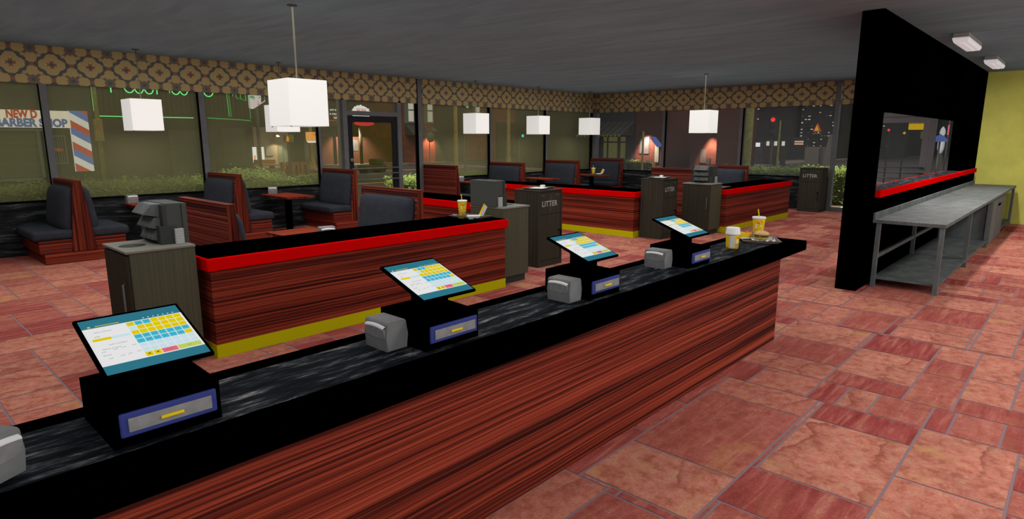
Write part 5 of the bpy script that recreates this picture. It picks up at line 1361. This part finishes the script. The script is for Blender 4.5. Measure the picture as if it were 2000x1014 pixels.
# ---- seen through the pass-through
t = thing('yellow_box_sign', 'lit yellow box sign hanging outside the pass-through opening', 'sign', (20.0, 3.63, 2.02))
mb = MB(); mb.box(0, .3, -.19, .19, -.085, .095, bev=.01); mb.build('box', M['e_yellow'], t); mb = MB(); mb.box(-.02, -.001, -.185, .185, .07, .09); mb.build('rim', M['pole_yellow'], t)
t = thing('hanging_box_sign', 'small yellow sign below the lit yellow box sign', 'sign', (20.0, 3.46, 1.79)); mb = MB(); mb.box(0, .2, -.06, .06, -.10, .10); mb.build('box', M['pole_yellow'], t); mb = MB(); mb.box(-.02, -.001, -.05, .05, -.07, .07); mb.build('face', M['e_dimwin'], t)
for y, l in ((3.37, 'blue parasol lit from below, beside the door frame'), (2.90, 'blue parasol lit from below, at the right end of the opening')):
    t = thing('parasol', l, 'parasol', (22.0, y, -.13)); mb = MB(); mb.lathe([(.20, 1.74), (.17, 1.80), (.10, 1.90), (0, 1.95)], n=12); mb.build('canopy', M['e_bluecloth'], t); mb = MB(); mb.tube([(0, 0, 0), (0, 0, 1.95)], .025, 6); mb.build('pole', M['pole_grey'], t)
t = thing('statue', 'pale statue lit white between the blue parasols', 'statue', (22.6, 3.42, -.13)); mb = MB(); mb.lathe([(.05, 1.90), (.08, 2.0), (.06, 2.1), (.02, 2.17), (0, 2.18)], n=12); mb.build('head', M['cup_white'], t); mb = MB(); mb.lathe([(.10, 0), (.06, 1.38), (0, 1.38)], n=12); mb.build('plinth', M['pole_grey'], t); mb = MB(); mb.lathe([(0, 1.38), (.05, 1.40), (.09, 1.55), (.09, 1.72), (.05, 1.88), (0, 1.9)], n=12); mb.build('torso', M['cup_white'], t)
t = thing('neon_strip', 'short pink neon strip on a pole beside the statue', 'neon light', (22.3, 3.24, 0)); mb = MB(); mb.tube([(0, 0, 1.8), (0, .0, 2.09)], .018, 6); mb.build('tube', M['e_pink'], t); mb = MB(); mb.tube([(.05, 0, -.13), (.05, 0, 2.5)], .02, 6); mb.build('pole', M['pole_grey'], t)
for y, z, m, l in ((5.14, 1.98, 'e_tl_red', 'red light dot of the street seen through the opening'), (4.68, 1.88, 'e_yellow', 'yellow light dot of the street seen through the opening')):
    t = thing('street_light', l, 'street light', (24.0, y, z)); mb = MB(); mb.lathe([(0, -.05), (.05, 0), (0, .05)], n=10); mb.build('bulb', M[m], t); mb = MB(); mb.tube([(.08, 0, -z-.13), (.08, 0, .1)], .02, 6); mb.build('pole', M['night_dark'], t)

# ================================================================== LIGHT
w = bpy.data.worlds.new('World'); sc.world = w; w.use_nodes = True
bg = w.node_tree.nodes['Background']; bg.inputs[0].default_value = (.96, .98, 1.0, 1); bg.inputs[1].default_value = 1.05
def area(name, loc, size, energy, rot=(0, 0, 0), col=(1, .97, .93), sy=None):
    l = bpy.data.lights.new(name, 'AREA'); l.energy = energy; l.color = col; l.size = size
    if sy: l.shape = 'RECTANGLE'; l.size_y = sy
    o = bpy.data.objects.new(name, l); COL.objects.link(o); o.location = loc; o.rotation_euler = rot; return o
for x, y, _ in LAMPS: area('pendant_light', (x, y, 1.79), .40, 5)
for x in (9.92, 12.97): area('fixture_light', (x+.6, 1.44, 2.87), 1.0, 60, sy=.14)
for x, y in ((3.8, -.6), (.3, -1.2), (7.0, -.9), (11.0, -1.0)): area('kitchen_fill', (x, y, 2.97), 1.1, 58, sy=.5)  # added fill lights under the kitchen ceiling, no fixtures hang here
area('dining_fill_up', (7.4, 6.7, 2.29), 15.5, 95, rot=(PI, 0, 0), col=(.96, .99, 1), sy=8.6); area('fixture_uplight', (8, -.2, 2.29), 15.5, 40, rot=(PI, 0, 0), col=(.96, .99, 1), sy=3.4)  # added up-facing fill sheets in mid-air that brighten the ceiling
for x in (1.5, 6.5, 11.5): area('dining_fill', (x+.5, 6.4, 2.985), 4.6, 160, col=(1, .98, .96), sy=7.4)  # added soft fill over the whole dining area, belongs to no lamp
# street lighting
def spot(name, loc, to, energy, size, col=(1, .85, .6), blend=.5, rad=.15):
    l = bpy.data.lights.new(name, 'SPOT'); l.energy = energy; l.color = col; l.spot_size = R(size); l.spot_blend = blend; l.shadow_soft_size = rad
    o = bpy.data.objects.new(name, l); COL.objects.link(o); o.location = loc
    o.rotation_euler = (Vector(to)-Vector(loc)).to_track_quat('-Z', 'Y').to_euler(); return o
spot('street_lamp_light', (5.3, 12.35, 3.6), (5.3, 12.3, .8), 420, 52, (.95, 1, .7)); spot('street_lamp_light', (6.3, 12.35, 3.2), (6.3, 12.3, .8), 160, 40, (.95, 1, .7)); spot('street_lamp_light', (9.35, 12.3, 3.3), (9.35, 12.15, .5), 1300, 44, (1, 1, .72)); spot('street_lamp_light', (16.75, 5.0, 3.3), (16.75, 5.0, .5), 260, 34, (1, 1, .72)); spot('street_lamp_light', (16.75, 6.2, 3.3), (16.75, 6.2, .5), 240, 34, (1, 1, .72)); spot('street_lamp_light', (17.95, 5.0, 3.2), (17.95, 5.0, .4), 1100, 44, (1, 1, .72))
spot('garage_lamp_light', (20.1, 39.6, 1.95), (20.15, 40.2, 0), 1500, 75); spot('wall_lamp_light', (26.5, 40.3, 2.6), (26.6, 41.5, .6), 3200, 112, (1, .9, .8)); spot('wall_lamp_light', (33.25, 39.3, 2.25), (33.25, 40.0, .5), 900, 80, (1, .6, .45))
spot('wall_lamp_light', (29.5, 17.75, 2.2), (29.98, 17.75, .3), 2600, 72, (1, .7, .6)); spot('wall_lamp_light', (30.6, 14.58, 2.0), (30.98, 14.58, .3), 2000, 66, (1, .65, .5))
spot('road_lamp_light', (24, 30, 9), (25, 33, 0), 1500, 120, (1, .8, .6)); spot('road_lamp_light', (32, 14, 9), (38, 13, 0), 2500, 120, (1, .8, .65)); spot('statue_light', (21.0, 3.5, .2), (22.6, 3.42, 1.75), 120, 22, (1, 1, 1))

# ================================================================== CAMERA
cam = bpy.data.cameras.new('camera'); cam.sensor_width = 36; cam.lens = 1212.3/2000*36; cam.clip_end = 400
co = bpy.data.objects.new('camera', cam); COL.objects.link(co); co.location = (0, 0, 1.67); co.rotation_euler = (R(90-10.939), 0, R(-47.191))
sc.camera = co

# plain descriptions for the setting
SL = {'floor': 'pink and red slate tiled floor', 'ceiling': 'dark grey plaster ceiling', 'wall_left': 'black stone wainscot under the left windows', 'wall_far': 'black stone wainscot under the far windows',
      'wall_partition': 'matt black partition wall with a pass-through opening', 'wall_right': 'yellow plaster wall at the right', 'door_1': 'black framed glass door with three push bars in the left window wall', 'door_2': 'grey framed glass door in the far window wall',
      'road': 'dark asphalt street outside', 'sidewalk': 'pavement outside the windows', 'path': 'pale walk outside the far door', 'road_markings': 'painted lines and pavement islands of the street'}
for o in bpy.data.objects:
    if o.parent is None and o.get('kind') == 'structure' and 'label' not in o:
        n = o.name
        o['label'] = SL.get(n, ('window bay %s of the glazed walls' if n.startswith('window') else 'wall trim piece %s of the window walls') % n.split('_')[-1]); o['category'] = n.split('_')[0]
